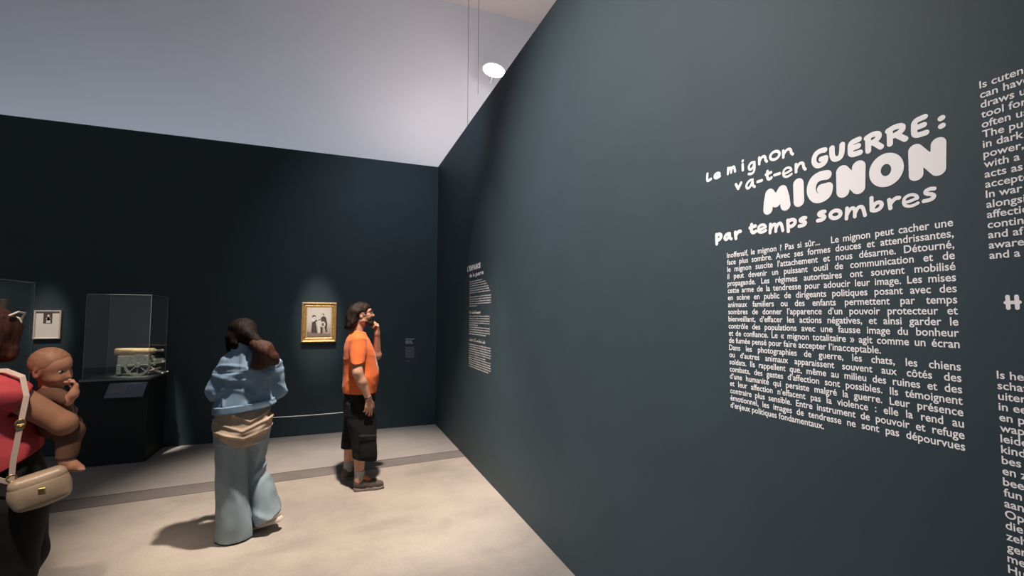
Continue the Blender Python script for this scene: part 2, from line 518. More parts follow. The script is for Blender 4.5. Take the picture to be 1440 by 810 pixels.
# (letter, wall y, height z, width, height, stroke)
TITLE = {
    'le_mignon' : [('L', 1.4714, 2.232, 0.0347, 0.0418, 0.0108), ('e', 1.4275, 2.2252, 0.0391, 0.0289, 0.0105), ('m', 1.3543, 2.2279, 0.0446, 0.0329, 0.0102), ('i', 1.2999, 2.2289, 0.0194, 0.0468, 0.0099), ('g', 1.2604, 2.2064, 0.0385, 0.0524, 0.0097), ('n', 1.2111, 2.2237, 0.0423, 0.034, 0.0094), ('o', 1.1618, 2.2228, 0.0462, 0.0378, 0.0092), ('n', 1.1117, 2.2171, 0.0456, 0.0334, 0.0089)] ,
    'va_t_en' : [('v', 1.3219, 2.1537, 0.035, 0.0302, 0.0105), ('a', 1.2678, 2.1467, 0.0468, 0.04, 0.0102), ('-', 1.227, 2.1472, 0.0281, 0.01, 0.01), ('t', 1.1889, 2.1588, 0.0315, 0.0407, 0.0098), ('-', 1.1551, 2.1522, 0.0303, 0.0096, 0.0096), ('e', 1.1162, 2.1479, 0.0395, 0.0378, 0.0094), ('n', 1.0675, 2.153, 0.0432, 0.0366, 0.0091)] ,
    'guerre' : [('G', 1.0009, 2.1607, 0.054, 0.0613, 0.0166), ('U', 0.9458, 2.1606, 0.0489, 0.0554, 0.016), ('E', 0.8931, 2.1589, 0.0433, 0.0574, 0.0155), ('R', 0.8409, 2.1586, 0.0511, 0.0594, 0.0149), ('R', 0.7825, 2.1592, 0.0543, 0.0578, 0.0143), ('E', 0.728, 2.159, 0.0412, 0.0588, 0.0137), (':', 0.6799, 2.1532, 0.0196, 0.0345, 0.0132)] ,
    'mignon' : [('M', 1.1617, 2.0614, 0.1094, 0.0899, 0.0292), ('I', 1.0769, 2.0664, 0.0441, 0.0949, 0.0278), ('G', 1.005, 2.0663, 0.0838, 0.0986, 0.0266), ('N', 0.9091, 2.0652, 0.0895, 0.0982, 0.0272), ('O', 0.8125, 2.0656, 0.0862, 0.0942, 0.0254), ('N', 0.7156, 2.0651, 0.0888, 0.0974, 0.0237)] ,
    'par_temps_sombres' : [('p', 1.4272, 1.9624, 0.0417, 0.0517, 0.0133), ('a', 1.3799, 1.9636, 0.0454, 0.036, 0.013), ('r', 1.3323, 1.963, 0.0399, 0.0386, 0.0127), ('t', 1.2623, 1.9756, 0.037, 0.0438, 0.0122), ('e', 1.2238, 1.9683, 0.0426, 0.0367, 0.012), ('m', 1.165, 1.9628, 0.0608, 0.0414, 0.0116), ('p', 1.1075, 1.9602, 0.0429, 0.0505, 0.0112), ('s', 1.0664, 1.9641, 0.0355, 0.0374, 0.0109), ('s', 1.0022, 1.9712, 0.0358, 0.0388, 0.0113), ('o', 0.9579, 1.9672, 0.0425, 0.0353, 0.011), ('m', 0.8989, 1.9631, 0.0616, 0.0415, 0.0105), ('b', 0.8414, 1.9743, 0.0413, 0.0499, 0.0101), ('r', 0.7971, 1.9665, 0.0368, 0.036, 0.0098), ('e', 0.7571, 1.9639, 0.0412, 0.0378, 0.0095), ('s', 0.7141, 1.9702, 0.0342, 0.0399, 0.0092)] ,
}
t = wall_thing('wall_title', RIGHT_WALL, -1.08, 1.94)
tag(t, 'big white hand-drawn exhibition title above the justified French text on the green wall', 'wall lettering')
for key, words in (('le_mignon', (2, 8)), ('va_t_en', (7,)), ('guerre', (6, 7)), ('mignon', (6,)), ('par_temps_sombres', (3, 8, 15))):
    n0 = 0
    for n1 in words:
        b = MB()
        for ch, y, z, w, h, sw in TITLE[key][n0:n1]:
            glyph(b, ch, -y, z, w * 1.03, h * 1.03, sw * (1.08 if key == 'guerre' else 1.22 if key == 'mignon' else 1.12) * {'e': .80, 'a': .88, 'G': .95, 'm': .92, 'g': .92, 'N': 1.16, 'M': 1.06, 'I': 1.12}.get(ch, 1))
        shifted(b, -1.08, 1.94).build('title_word', M['vinyl'], t)
        n0 = n1

FRENCH = ["Inoffensif, le mignon ? Pas si s\u00fbr...   Le mignon peut cacher une",
          "face plus sombre. Avec ses formes douces et attendrissantes,",
          "le mignon suscite l\u2019attachement et nous d\u00e9sarme. D\u00e9tourn\u00e9,",
          "il peut devenir un puissant outil de communication et de",
          "propagande. Les r\u00e9gimes autoritaires ont souvent mobilis\u00e9",
          "cette arme de la tendresse pour adoucir leur image. Les mises",
          "en sc\u00e8ne en public de dirigeants politiques posant avec des",
          "animaux familiers ou des enfants permettent par temps",
          "sombres de donner l\u2019apparence d\u2019un pouvoir protecteur et",
          "bienveillant, d\u2019effacer les actions n\u00e9gatives, et ainsi garder le",
          "contr\u00f4le des populations avec une fausse image du bonheur",
          "et de confiance. Le \u00ab mignon totalitaire \u00bb agit comme un \u00e9cran",
          "de fum\u00e9e pens\u00e9 pour faire accepter l\u2019inacceptable.",
          "Dans les photographies de guerre, les chats, les chiens",
          "ou d\u2019autres animaux apparaissent souvent aux c\u00f4t\u00e9s des",
          "soldats. Ils rappellent que, m\u00eame au milieu des ruines et des",
          "combats, des gestes d\u2019affection sont possibles. Ils t\u00e9moignent",
          "d\u2019une humanit\u00e9 qui persiste malgr\u00e9 la guerre. Leur pr\u00e9sence",
          "et leur affection n\u2019effacent pas la violence : elle la rend au",
          "contraire plus sensible. Entre instrument de pouvoir et refuge",
          "\u00e9motionnel, les images de tendresse ne sont pas d\u00e9pourvues",
          "d\u2019enjeux politiques fondamentaux."]
b = MB()
for i, s in enumerate(FRENCH):
    last = s.endswith('inacceptable.') or s.endswith('fondamentaux.')
    text_line(b, s, -1.387, 1.8782 - .02808 * i, .0302, None if last else .7195, .00045, .885)
o = on_wall(b, 'wall_text', M['vinyl'], RIGHT_WALL)
tag(o, 'long justified French paragraph in small white letters under the big title', 'wall lettering')

ENGLISH = ["Is cuteness", "can have", "draws us", "tool for", "often used", "The pub", "in dark", "power,", "with a", "acts as", "accepted",
           "In war", "alongside", "affection", "continue", "and af", "aware", "and a"]
b = MB()
for i, s in enumerate(ENGLISH):
    text_line(b, s, -.6025, 2.2058 - .02467 * i, .0258, None, .0004, .97)
o = on_wall(b, 'wall_text', M['vinyl'], RIGHT_WALL)
tag(o, 'English text column cut by the frame, starting high at the right edge', 'wall lettering')
DUTCH = ["Is het", "schattig", "uiterst", "in een", "en p", "wapen", "leiders", "kinderen", "bes", "en z", "beeld", "fun", "aan", "Op", "die", "zelf", "gen", "met", "Hu"]
b = MB()
for i, s in enumerate(DUTCH):
    text_line(b, s, -.6015, 1.5029 - .0246 * i, .0258, None, .0004, .97)
o = on_wall(b, 'wall_text', M['vinyl'], RIGHT_WALL)
tag(o, 'Dutch text column running down to the lower right corner of the photo', 'wall lettering')
b = MB()
glyph(b, 'H', -.567, 1.6815, .027, .035, .0080)
glyph(b, 'e', -.537, 1.675, .022, .022, .007)
o = on_wall(b, 'wall_title', M['vinyl'], RIGHT_WALL)
tag(o, 'short chubby white H heading between the two right-hand text columns', 'wall lettering')

# the smaller text near the corner
t = wall_thing('wall_text', RIGHT_WALL, -4.8, 1.6)
tag(t, 'tall narrow white text with bold headings near the far corner, behind the man in orange', 'wall lettering')
b = MB()
x = -5.225
for ch, w in (('L2', .055), ("'", .03), ('E', .062), ('N', .07), ('F', .058), ('A', .07), ('N', .07), ('C', .062), ('E', .06)):
    glyph(b, ch, x + w / 2, 2.182 if ch != "'" else 2.19, w * .92, .066, .019)
    x += w * .975
shifted(b, -4.8, 1.6).build('heading', M['vinyl'], t)
b = MB()
x = -5.13
for ch, w, h in (('d', .05, .05), ('e', .048, .034), (' ', .03, 0), ('l', .026, .05), ('a', .05, .034), (' ', .03, 0), ('g', .048, .046), ('u', .05, .034), ('e', .048, .034), ('r', .044, .034), ('r', .044, .034), ('e', .048, .034)):
    if ch == ' ': shifted(b, -4.8, 1.6).build('heading', M['vinyl'], t); b = MB()
    else: glyph(b, ch, x + w / 2, 2.075 + (h / 2 if ch != 'g' else .012), w * .95, h, .0105)
    x += w * 1.04
shifted(b, -4.8, 1.6).build('heading', M['vinyl'], t)
rng = random.Random(4)
b = MB()
rows = [(2.024, .49), (1.999, .60), (1.973, .655), (1.945, .695), (1.92, .725), (1.895, .75), (1.871, .03)]
rows += [(1.847 - .0252 * i, .79) for i in range(4)] + [(1.746, .30)]
rows += [(1.631 - .0251 * i, .75) for i in range(4)] + [(1.531, .34)] + [(1.506 - .0251 * i, .755) for i in range(3)] + [(1.431, .62)]
rows += [(1.312 - .0249 * i, .79) for i in range(5)] + [(1.185, .61)] + [(1.161 - .0245 * i, .79) for i in range(4)] + [(1.063, .71)]
for z, w in rows: scribble_line(b, rng, -5.122, z - .006, w, .0125)
shifted(b, -4.8, 1.6).build('paragraph', M['vinyl'], t)
for z, w in ((1.674, .44), (1.362, .60)):
    b = MB()
    for dz in (0, .0015): scribble_line(b, rng, -5.125, z - .016 + dz, w, .026)
    shifted(b, -4.8, 1.6).build('subheading', M['vinyl'], t)

# the caption beside the gilt frame
t = wall_thing('wall_caption', BACK_WALL, 1.07, 1.12)
tag(t, 'small grey caption text on the back wall right of the man in orange', 'wall lettering')
b = MB()
scribble_line(b, rng, 1.004, 1.276, .126, .013)
for z, w in ((1.250, .10), (1.233, .095), (1.213, .12)): scribble_line(b, rng, 1.004, z, w, .012)
shifted(b, 1.07, 1.12).build('heading', M['vinyl'], t)
b = MB()
for i in range(12): scribble_line(b, rng, 1.005, 1.158 - i * .0138, .13, .0072)
scribble_line(b, rng, 1.014, .957, .065, .007)
shifted(b, 1.07, 1.12).build('paragraph', M['vinyl_grey'], t)


# ------------------------------------------------------------------ glass, metal and paper
def glass_mat():
    m = bpy.data.materials.new('case_glass')
    N, L, P = nodes_of(m)
    N.remove(P)
    tr = N.new('ShaderNodeBsdfTransparent'); tr.inputs['Color'].default_value = (.95, .97, .96, 1)
    gl = N.new('ShaderNodeBsdfGlossy'); gl.inputs['Roughness'].default_value = .03
    lw = N.new('ShaderNodeLayerWeight'); lw.inputs['Blend'].default_value = .5
    pw = N.new('ShaderNodeMath'); pw.operation = 'POWER'; pw.inputs[1].default_value = 5.0
    ma = N.new('ShaderNodeMath'); ma.operation = 'MULTIPLY_ADD'; ma.inputs[1].default_value = .95; ma.inputs[2].default_value = .045
    mx = N.new('ShaderNodeMixShader')
    L.new(lw.outputs['Facing'], pw.inputs[0]); L.new(pw.outputs[0], ma.inputs[0]); L.new(ma.outputs[0], mx.inputs['Fac'])
    L.new(tr.outputs['BSDF'], mx.inputs[1]); L.new(gl.outputs['BSDF'], mx.inputs[2])
    L.new(mx.outputs['Shader'], N['Material Output'].inputs['Surface'])
    return m


M['glass'] = glass_mat()
M['edge'] = mat('glass_edge_glint', (.30, .33, .33), .3)  # pale colour painted in for light caught along the glass edges
M['tray'] = mat('tray_metal', (.20, .21, .22), .45, var=.05)
M['label_blue'] = mat('label_card', (.16, .18, .25), .5)
M['gilt'] = mat('gilt_wood', (.62, .38, .15), .38, metal=.45, var=.25, scale=40, bump=.25, bscale=120)
M['gilt2'] = mat('gilt_slip', (.74, .55, .30), .4, metal=.3, var=.12, scale=60)
M['mount'] = mat('ivory_mount', (.74, .68, .60), .8)
M['frame_pale'] = mat('pale_wood', (.60, .50, .44), .5, var=.08, scale=30)
M['black'] = mat('black_metal', (.012, .012, .013), .45)
M['cord'] = mat('pale_cord', (.62, .66, .66), .6)
M['steel'] = mat('thin_steel', (.20, .19, .19), .4, metal=.6)
M['lampwhite'] = mat('lamp_white', (.75, .74, .73), .4)
M['cardboard'] = mat('tan_cylinder', (.62, .42, .22), .6, var=.25, scale=20)
M['pewter'] = mat('grey_metal_model', (.31, .31, .275), .6, metal=.0, var=.25, scale=40)
M['bone'] = mat('pale_model_wood', (.60, .57, .50), .6, var=.2, scale=30)
M['backing'] = mat('frame_backing', (.05, .04, .035), .8)


def emit(name, col, s):
    m = bpy.data.materials.new(name)
    N, L, P = nodes_of(m)
    P.inputs['Base Color'].default_value = (*col, 1)
    P.inputs['Emission Color'].default_value = (*col, 1)
    P.inputs['Emission Strength'].default_value = s
    return m


def framed(name, x0, x1, z0, z1, fw, depth, m_frame, label, profile):
    """a frame of four mitred mouldings hung on the back wall; local origin on the wall at its middle"""
    cx, cz = (x0 + x1) / 2, (z0 + z1) / 2
    W, H = x1 - x0, z1 - z0
    r = empty(name, (cx, WY, cz))
    tag(r, label, 'picture')
    mb = MB()
    v, f = [], []
    n = len(profile)
    for sx, sz in ((-1, -1), (1, -1), (1, 1), (-1, 1)):
        for t, d in profile:
            v.append((sx * (W / 2 - t * fw), -d * depth, sz * (H / 2 - t * fw)))
    for k in range(4):
        for i in range(n - 1):
            a, c = k * n + i, ((k + 1) % 4) * n + i
            f.append((a, c, c + 1, a + 1))
    mb.add(v, f)
    mb.build('frame', m_frame, r)
    bk = MB(); bk.box(-W / 2 + .004, W / 2 - .004, -depth * .35, -.001, -H / 2 + .004, H / 2 - .004)
    bk.build('backing', M['backing'], r)
    return r, W, H


def blob(pts): return pts


def ellipse(cx, cz, rx, rz, n=20, rot=0):
    c, s = math.cos(rot), math.sin(rot)
    return [(cx + rx * math.cos(2 * PI * k / n) * c - rz * math.sin(2 * PI * k / n) * s, cz + rx * math.cos(2 * PI * k / n) * s + rz * math.sin(2 * PI * k / n) * c) for k in range(n)]


def flat(mb, pts, y): mb.poly([(x, y, z) for x, z in pts])


# gilt frame with a sepia engraving
r, W, H = framed('framed_engraving', -.409, .040, 1.260, 1.812, .068, .05, M['gilt'],
                 'gilt framed sepia engraving of two standing figures, left of the man in orange',
                 [(0, 0), (0, .75), (.08, .95), (.2, 1.0), (.32, .88), (.45, .68), (.62, .62), (.72, .7), (.82, .55), (1.0, .42), (1.0, .1)])
mb = MB(); mb.box(-.165, .165, -.024, -.02, -.215, .215)
mb.build('slip', M['gilt2'], r)
sep = {}
for k, c in dict(paper=(.70, .60, .52), tone=(.46, .36, .30), mid=(.27, .19, .15), dark=(.085, .055, .045), pale=(.78, .70, .63)).items():
    sep[k] = mat('sepia_' + k, c, .8, var=.12, scale=60)
# the print itself: a sheet with an engraved ground and figures, all ink on one sheet
mp = M['engraving'] = bpy.data.materials.new('engraved_paper')
N, L, P = nodes_of(mp)
tc = N.new('ShaderNodeTexCoord'); sp = N.new('ShaderNodeSeparateXYZ'); L.new(tc.outputs['Object'], sp.inputs[0])
mr = N.new('ShaderNodeMapRange'); mr.inputs['From Min'].default_value = -.2; mr.inputs['From Max'].default_value = .08
L.new(sp.outputs['Z'], mr.inputs['Value'])
nz = N.new('ShaderNodeTexNoise'); nz.inputs['Scale'].default_value = 14; L.new(tc.outputs['Object'], nz.inputs['Vector'])
ad = N.new('ShaderNodeMath'); ad.operation = 'MULTIPLY_ADD'; ad.inputs[1].default_value = .5; L.new(nz.outputs['Fac'], ad.inputs[0]); L.new(mr.outputs['Result'], ad.inputs[2])
rp = N.new('ShaderNodeValToRGB'); rp.color_ramp.elements[0].position = .2; rp.color_ramp.elements[0].color = (.30, .21, .17, 1)
rp.color_ramp.elements[1].position = 1.0; rp.color_ramp.elements[1].color = (.70, .61, .54, 1)
e = rp.color_ramp.elements.new(.55); e.color = (.50, .39, .33, 1)
L.new(ad.outputs[0], rp.inputs['Fac']); L.new(rp.outputs['Color'], P.inputs['Base Color']); P.inputs['Roughness'].default_value = .75
mb = MB(); mb.box(-.152, .152, -.0262, -.0242, -.201, .201)
pr = mb.build('print', mp, r)
Y = -.0268


def ink(key, shapes, dy):
    mb = MB()
    for s in shapes: flat(mb, s, Y - dy)
    mb.build('engraved_figure' if key != 'x' else 'ink', sep[key], pr)


# left figure: bonnet, pale bodice, long skirt; right figure: tall man in a dark coat with a pale drum; a child between
ink('dark', [ellipse(-.068, .082, .024, .018), [(-.09, .005), (-.045, .01), (-.02, -.15), (-.1, -.145)], ellipse(-.055, .02, .03, .014)], .0002)
ink('pale', [ellipse(-.064, .066, .013, .016), ellipse(-.073, .035, .024, .026)], .0006)
ink('dark', [[(.02, .06), (.05, .085), (.085, .07), (.105, -.02), (.10, -.07), (.06, -.05), (.03, -.01)], ellipse(.047, .105, .018, .018),
             [(.02, -.05), (.05, -.04), (.045, -.15), (.02, -.155)], [(.065, -.05), (.095, -.05), (.108, -.135), (.088, -.14)]], .0004)
ink('pale', [ellipse(.043, .1, .011, .014), ellipse(.048, -.03, .034, .04), [(-.018, .04), (.01, .045), (.015, -.14), (-.012, -.15)], ellipse(-.002, .055, .012, .014)], .0008)
ink('mid', [ellipse(.048, -.03, .02, .025), [(-.15, -.2), (.15, -.2), (.15, -.165), (-.02, -.155), (-.15, -.13)], [(.02, .05), (-.02, .03), (-.02, .02), (.02, .03)]], .0010)

# small pale frame with a tiny dark photograph in a wide mount
r, W, H = framed('framed_photograph', -3.214, -2.968, 1.353, 1.684, .018, .028, M['frame_pale'],
                 'small pale-framed photograph in a wide white mount, beside the left glass case', 'picture' and
                 [(0, 0), (0, .9), (.1, 1.0), (.7, 1.0), (1.0, .8), (1.0, .2)])
mb = MB(); mb.box(-.108, .108, -.017, -.012, -.15, .15)
mnt = mb.build('mount', M['mount'], r)
mb = MB(); mb.box(-.040, .040, -.0185, -.0172, .014, .136)
ph = mb.build('print', sep['dark'], r)
mb = MB()
for s in ([(-.014, .02), (.026, .02), (.022, .07), (.012, .09), (-.004, .085)], ellipse(.005, .103, .011, .014), ellipse(.006, .068, .02, .02)): flat(mb, s, -.0189)
mb.build('pale_figure', sep['pale'], ph)


# ------------------------------------------------------------------ display cases
def vitrine(x0, x1, y0, y1, zp, zt, label, card=None):
    r = empty('display_case', ((x0 + x1) / 2, (y0 + y1) / 2, 0))
    tag(r, label, 'display case')
    w, d = (x1 - x0) / 2, (y1 - y0) / 2
    mb = MB(); mb.box(-w, w, -d, d, 0, zp - .025, .004)
    mb.build('plinth', M['plinth'], r)
    mb = MB(); mb.box(-w - .012, w + .012, -d - .012, d + .001, zp - .025, zp, .003)
    mb.build('tray', M['tray'], r)
    g, t = .012, .008
    mb = MB()
    mb.box(-w + g, w - g, -d + g, -d + g + t, zp, zt)
    mb.box(-w + g, w - g, d - g - t, d - g, zp, zt)
    mb.box(-w + g, -w + g + t, -d + g + t, d - g - t, zp, zt)
    mb.box(w - g - t, w - g, -d + g + t, d - g - t, zp, zt)
    mb.box(-w + g, w - g, -d + g, d - g, zt, zt + t)
    gl = mb.build('glass_cover', M['glass'], r)
    mb = MB(); e = .004
    for x in (-w + g, w - g):
        for y in (-d + g, d - g): mb.box(x - e / 2, x + e / 2, y - e / 2, y + e / 2, zp, zt)
    for y in (-d + g, d - g): mb.box(-w + g, w - g, y - e / 2 - .001, y + e / 2, zt + t - .002, zt + t + .004)
    for x in (-w + g, w - g): mb.box(x - e / 2, x + e / 2, -d + g, d - g, zt + t - .002, zt + t + .003)
    mb.build('glass_edge', M['edge'], gl)
    if card:
        a, c, zb, zz, out = card
        hw = (c - a) / 2
        cx = (a + c) / 2 - (x0 + x1) / 2
        mb = MB()
        v = [(cx - hw, -d - .013, zz), (cx + hw, -d - .013, zz), (cx + hw, -d - out, zb), (cx - hw, -d - out, zb)]
        v += [(x, y + .004, z - .012) for x, y, z in v]
        mb.add(v, [(3, 2, 1, 0), (4, 5, 6, 7), (0, 1, 5, 4), (1, 2, 6, 5), (2, 3, 7, 6), (3, 0, 4, 7)])
        lb = mb.build('label_board', M['label_blue'], r)
        sx = Vector((1, 0, 0)); dn = Vector((0, -out + .013, zb - zz)); ln = dn.length; up = -dn.normalized(); nn = sx.cross(up)
        o0 = Vector((cx - hw, -d - .013, zz))
        tb = MB(); rg = random.Random(3)
        for i in range(7): scribble_line(tb, rg, .03, -.03 - i * .0155, .14, .007, .0012)
        tb.v = [tuple(o0 + sx * x + up * y + nn * z) for x, y, z in tb.v]
        tb.build('label_text', M['vinyl_grey'], lb)
    return r


vitrine(-2.53, -1.925, 6.335, 6.930, .935, 1.852,
        'dark plinth with glass cover against the back wall, holding a small model cannon', (-2.27, -1.93, .752, .885, .135))
vitrine(-2.56, -1.915, 3.55, 4.145, .935, 1.852,
        'glass display case behind the woman in pink at the left edge of the photo')


# model gun carriage inside the far case
r = empty('model_cannon', (-2.06, 6.60, .935), math.radians(4))
tag(r, 'small model cannon with tan barrel and spoked wheels inside the glass case', 'model')
Rx = Matrix.Rotation(PI / 2, 4, 'Y')
mb = MB(); mb.lathe([(.0, -.25), (.036, -.25), (.042, -.235), (.042, -.1), (.039, -.06), (.036, .1), (.030, .125), (.0, .125)], 20, Matrix.Translation((-.02, 0, .275)) @ Rx)
br = mb.build('barrel', M['cardboard'], r, True)
mb = MB(); mb.lathe([(.0, 0), (.014, 0), (.014, .06), (.018, .06), (.018, .075), (.008, .085), (.0, .085)], 14, Matrix.Translation((.10, 0, .279)) @ Rx)
mb.build('muzzle', M['bone'], br, True)
for sy in (-1, 1):
    mb = MB()
    n = 32; R1, R0 = .125, .100
    ty = sy * .105
    v, f = [], []
    for k in range(n):
        a = 2 * PI * k / n
        for rr in (R1, R0):
            for yy in (ty - .008, ty + .008): v.append((rr * math.cos(a) - .03, yy, rr * math.sin(a) + .125))
    for k in range(n):
        p, q = k * 4, ((k + 1) % n) * 4
        f += [(p, q, q + 1, p + 1), (p + 2, p + 3, q + 3, q + 2), (p, p + 2, q + 2, q), (p + 1, q + 1, q + 3, p + 3)]
    mb.add(v, f)
    for k in range(8):
        a = 2 * PI * k / 8
        mb.tube([(-.03, ty, .125), (-.03 + .105 * math.cos(a), ty, .125 + .105 * math.sin(a))], .006, 6)
    mb.lathe([(.0, -.016), (.026, -.016), (.030, 0), (.026, .016), (.0, .016)], 12, Matrix.Translation((-.03, ty, .125)) @ Matrix.Rotation(PI / 2, 4, 'X'))
    mb.build('wheel', M['pewter'], r, False)
mb = MB(); mb.box(-.23, .06, -.06, .06, .10, .232, .006); mb.box(-.235, -.19, -.07, .07, .02, .13, .005)
mb.box(-.235, -.215, -.05, .05, 0, .03); mb.tube([(-.03, -.1, .125), (-.03, .1, .125)], .010, 8)
mb.build('carriage', M['pewter'], r)
mb = MB()
for sy in (-.03, .03):
    mb.tube([(-.02, sy, .175), (.10, sy, .215)], .008, 8)
    mb.tube([(.0, sy, .16), (.12, sy, .05), (.2, sy * 1.6, .012)], [.011, .010, .007], 8)
mb.box(.06, .20, -.045, .045, .125, .150, .005, Matrix.Translation((.13, 0, .14)) @ Matrix.Rotation(-.18, 4, 'Y') @ Matrix.Translation((-.13, 0, -.14)))
mb.box(.10, .19, -.04, .04, .15, .185, .008)
mb.tube([(.02, -.05, .03), (.17, -.02, .085)], .009, 8)
mb.tube([(.05, .04, .02), (.23, .05, .02)], .008, 8)
mb.build('trail', M['bone'], r)

# ------------------------------------------------------------------ low barrier in front of the wall
bar = empty('barrier', (-.255, 6.45, 0))
tag(bar, 'low barrier with a thin pale cord along the foot of the back wall', 'barrier')
for sx in (-1.16, 1):
    mb = MB(); mb.lathe([(.0, 0), (.055, 0), (.055, .008), (.012, .012), (.007, .02), (.007, .385), (.010, .388), (.010, .40), (.0, .402)], 16, Matrix.Translation((sx * .50, 0, 0)))
    mb.build('post', M['black'], bar)
mb = MB()
mb.tube([(-.58 + 1.08 * i / 12, 0, .372 - .010 * (1 - (2 * i / 12 - 1) ** 2)) for i in range(13)], .0052, 8)
mb.build('cord', M['cord'], bar, True)

# ------------------------------------------------------------------ hall spotlight and suspension wires
r = empty('spotlight', (3.07, 9.0, 6.86))
tag(r, 'lit hall spotlight showing as a bright oval above the right partition', 'lamp')
aim = (Vector((1.2, 3.0, 3.0)) - Vector((3.07, 9.0, 6.86))).normalized()
Q = aim.to_track_quat('Z', 'Y').to_matrix().to_4x4() @ Matrix.Diagonal((1.9, 1.05, 1, 1))
Q = Matrix.Rotation(math.radians(14), 4, 'Y') @ Q
mb = MB(); mb.lathe([(.0, -.16), (.06, -.16), (.085, -.13), (.125, -.02), (.13, .0), (.122, .0), (.118, -.012)], 28, Q)
mb.build('housing', M['lampwhite'], r, False)
mb = MB(); mb.lathe([(.0, -.012), (.118, -.012), (.110, .014), (.0, .024)], 28, Q)
mb.build('lens', emit('lamp_glow', (1, .97, .93), 14), r, True)
mb = MB(); mb.tube([tuple(Q @ Vector((0, 0, -.12))), (.10, .45, .05), (.12, .60, .05)], .018, 10)
mb.build('wall_arm', M['lampwhite'], r)
l = bpy.data.lights.new('hall_spotlight', 'POINT'); l.energy = 9; l.color = (1, .97, .94); l.shadow_soft_size = .1
lo = bpy.data.objects.new('hall_spotlight', l); COL.objects.link(lo); lo.location = (3.0, 8.6, 6.72)

for x, zb, s in ((2.515, 3.4, 'longer of the two thin dark wires hanging left of the hall spotlight'), (2.735, 6.3, 'shorter thin dark wire hanging nearest the hall spotlight')):
    mb = MB(); mb.tube([(x, 9.05, zb), (x, 9.05, HALL_Z)], .0055, 8)
    o = mb.build('suspension_wire', M['steel'])
    tag(o, s, 'wire', 'suspension wires in the hall')


# ------------------------------------------------------------------ soft-body modelling: distance fields -> one smooth mesh each
A_ = lambda *v: np.array(v, dtype=np.float32)


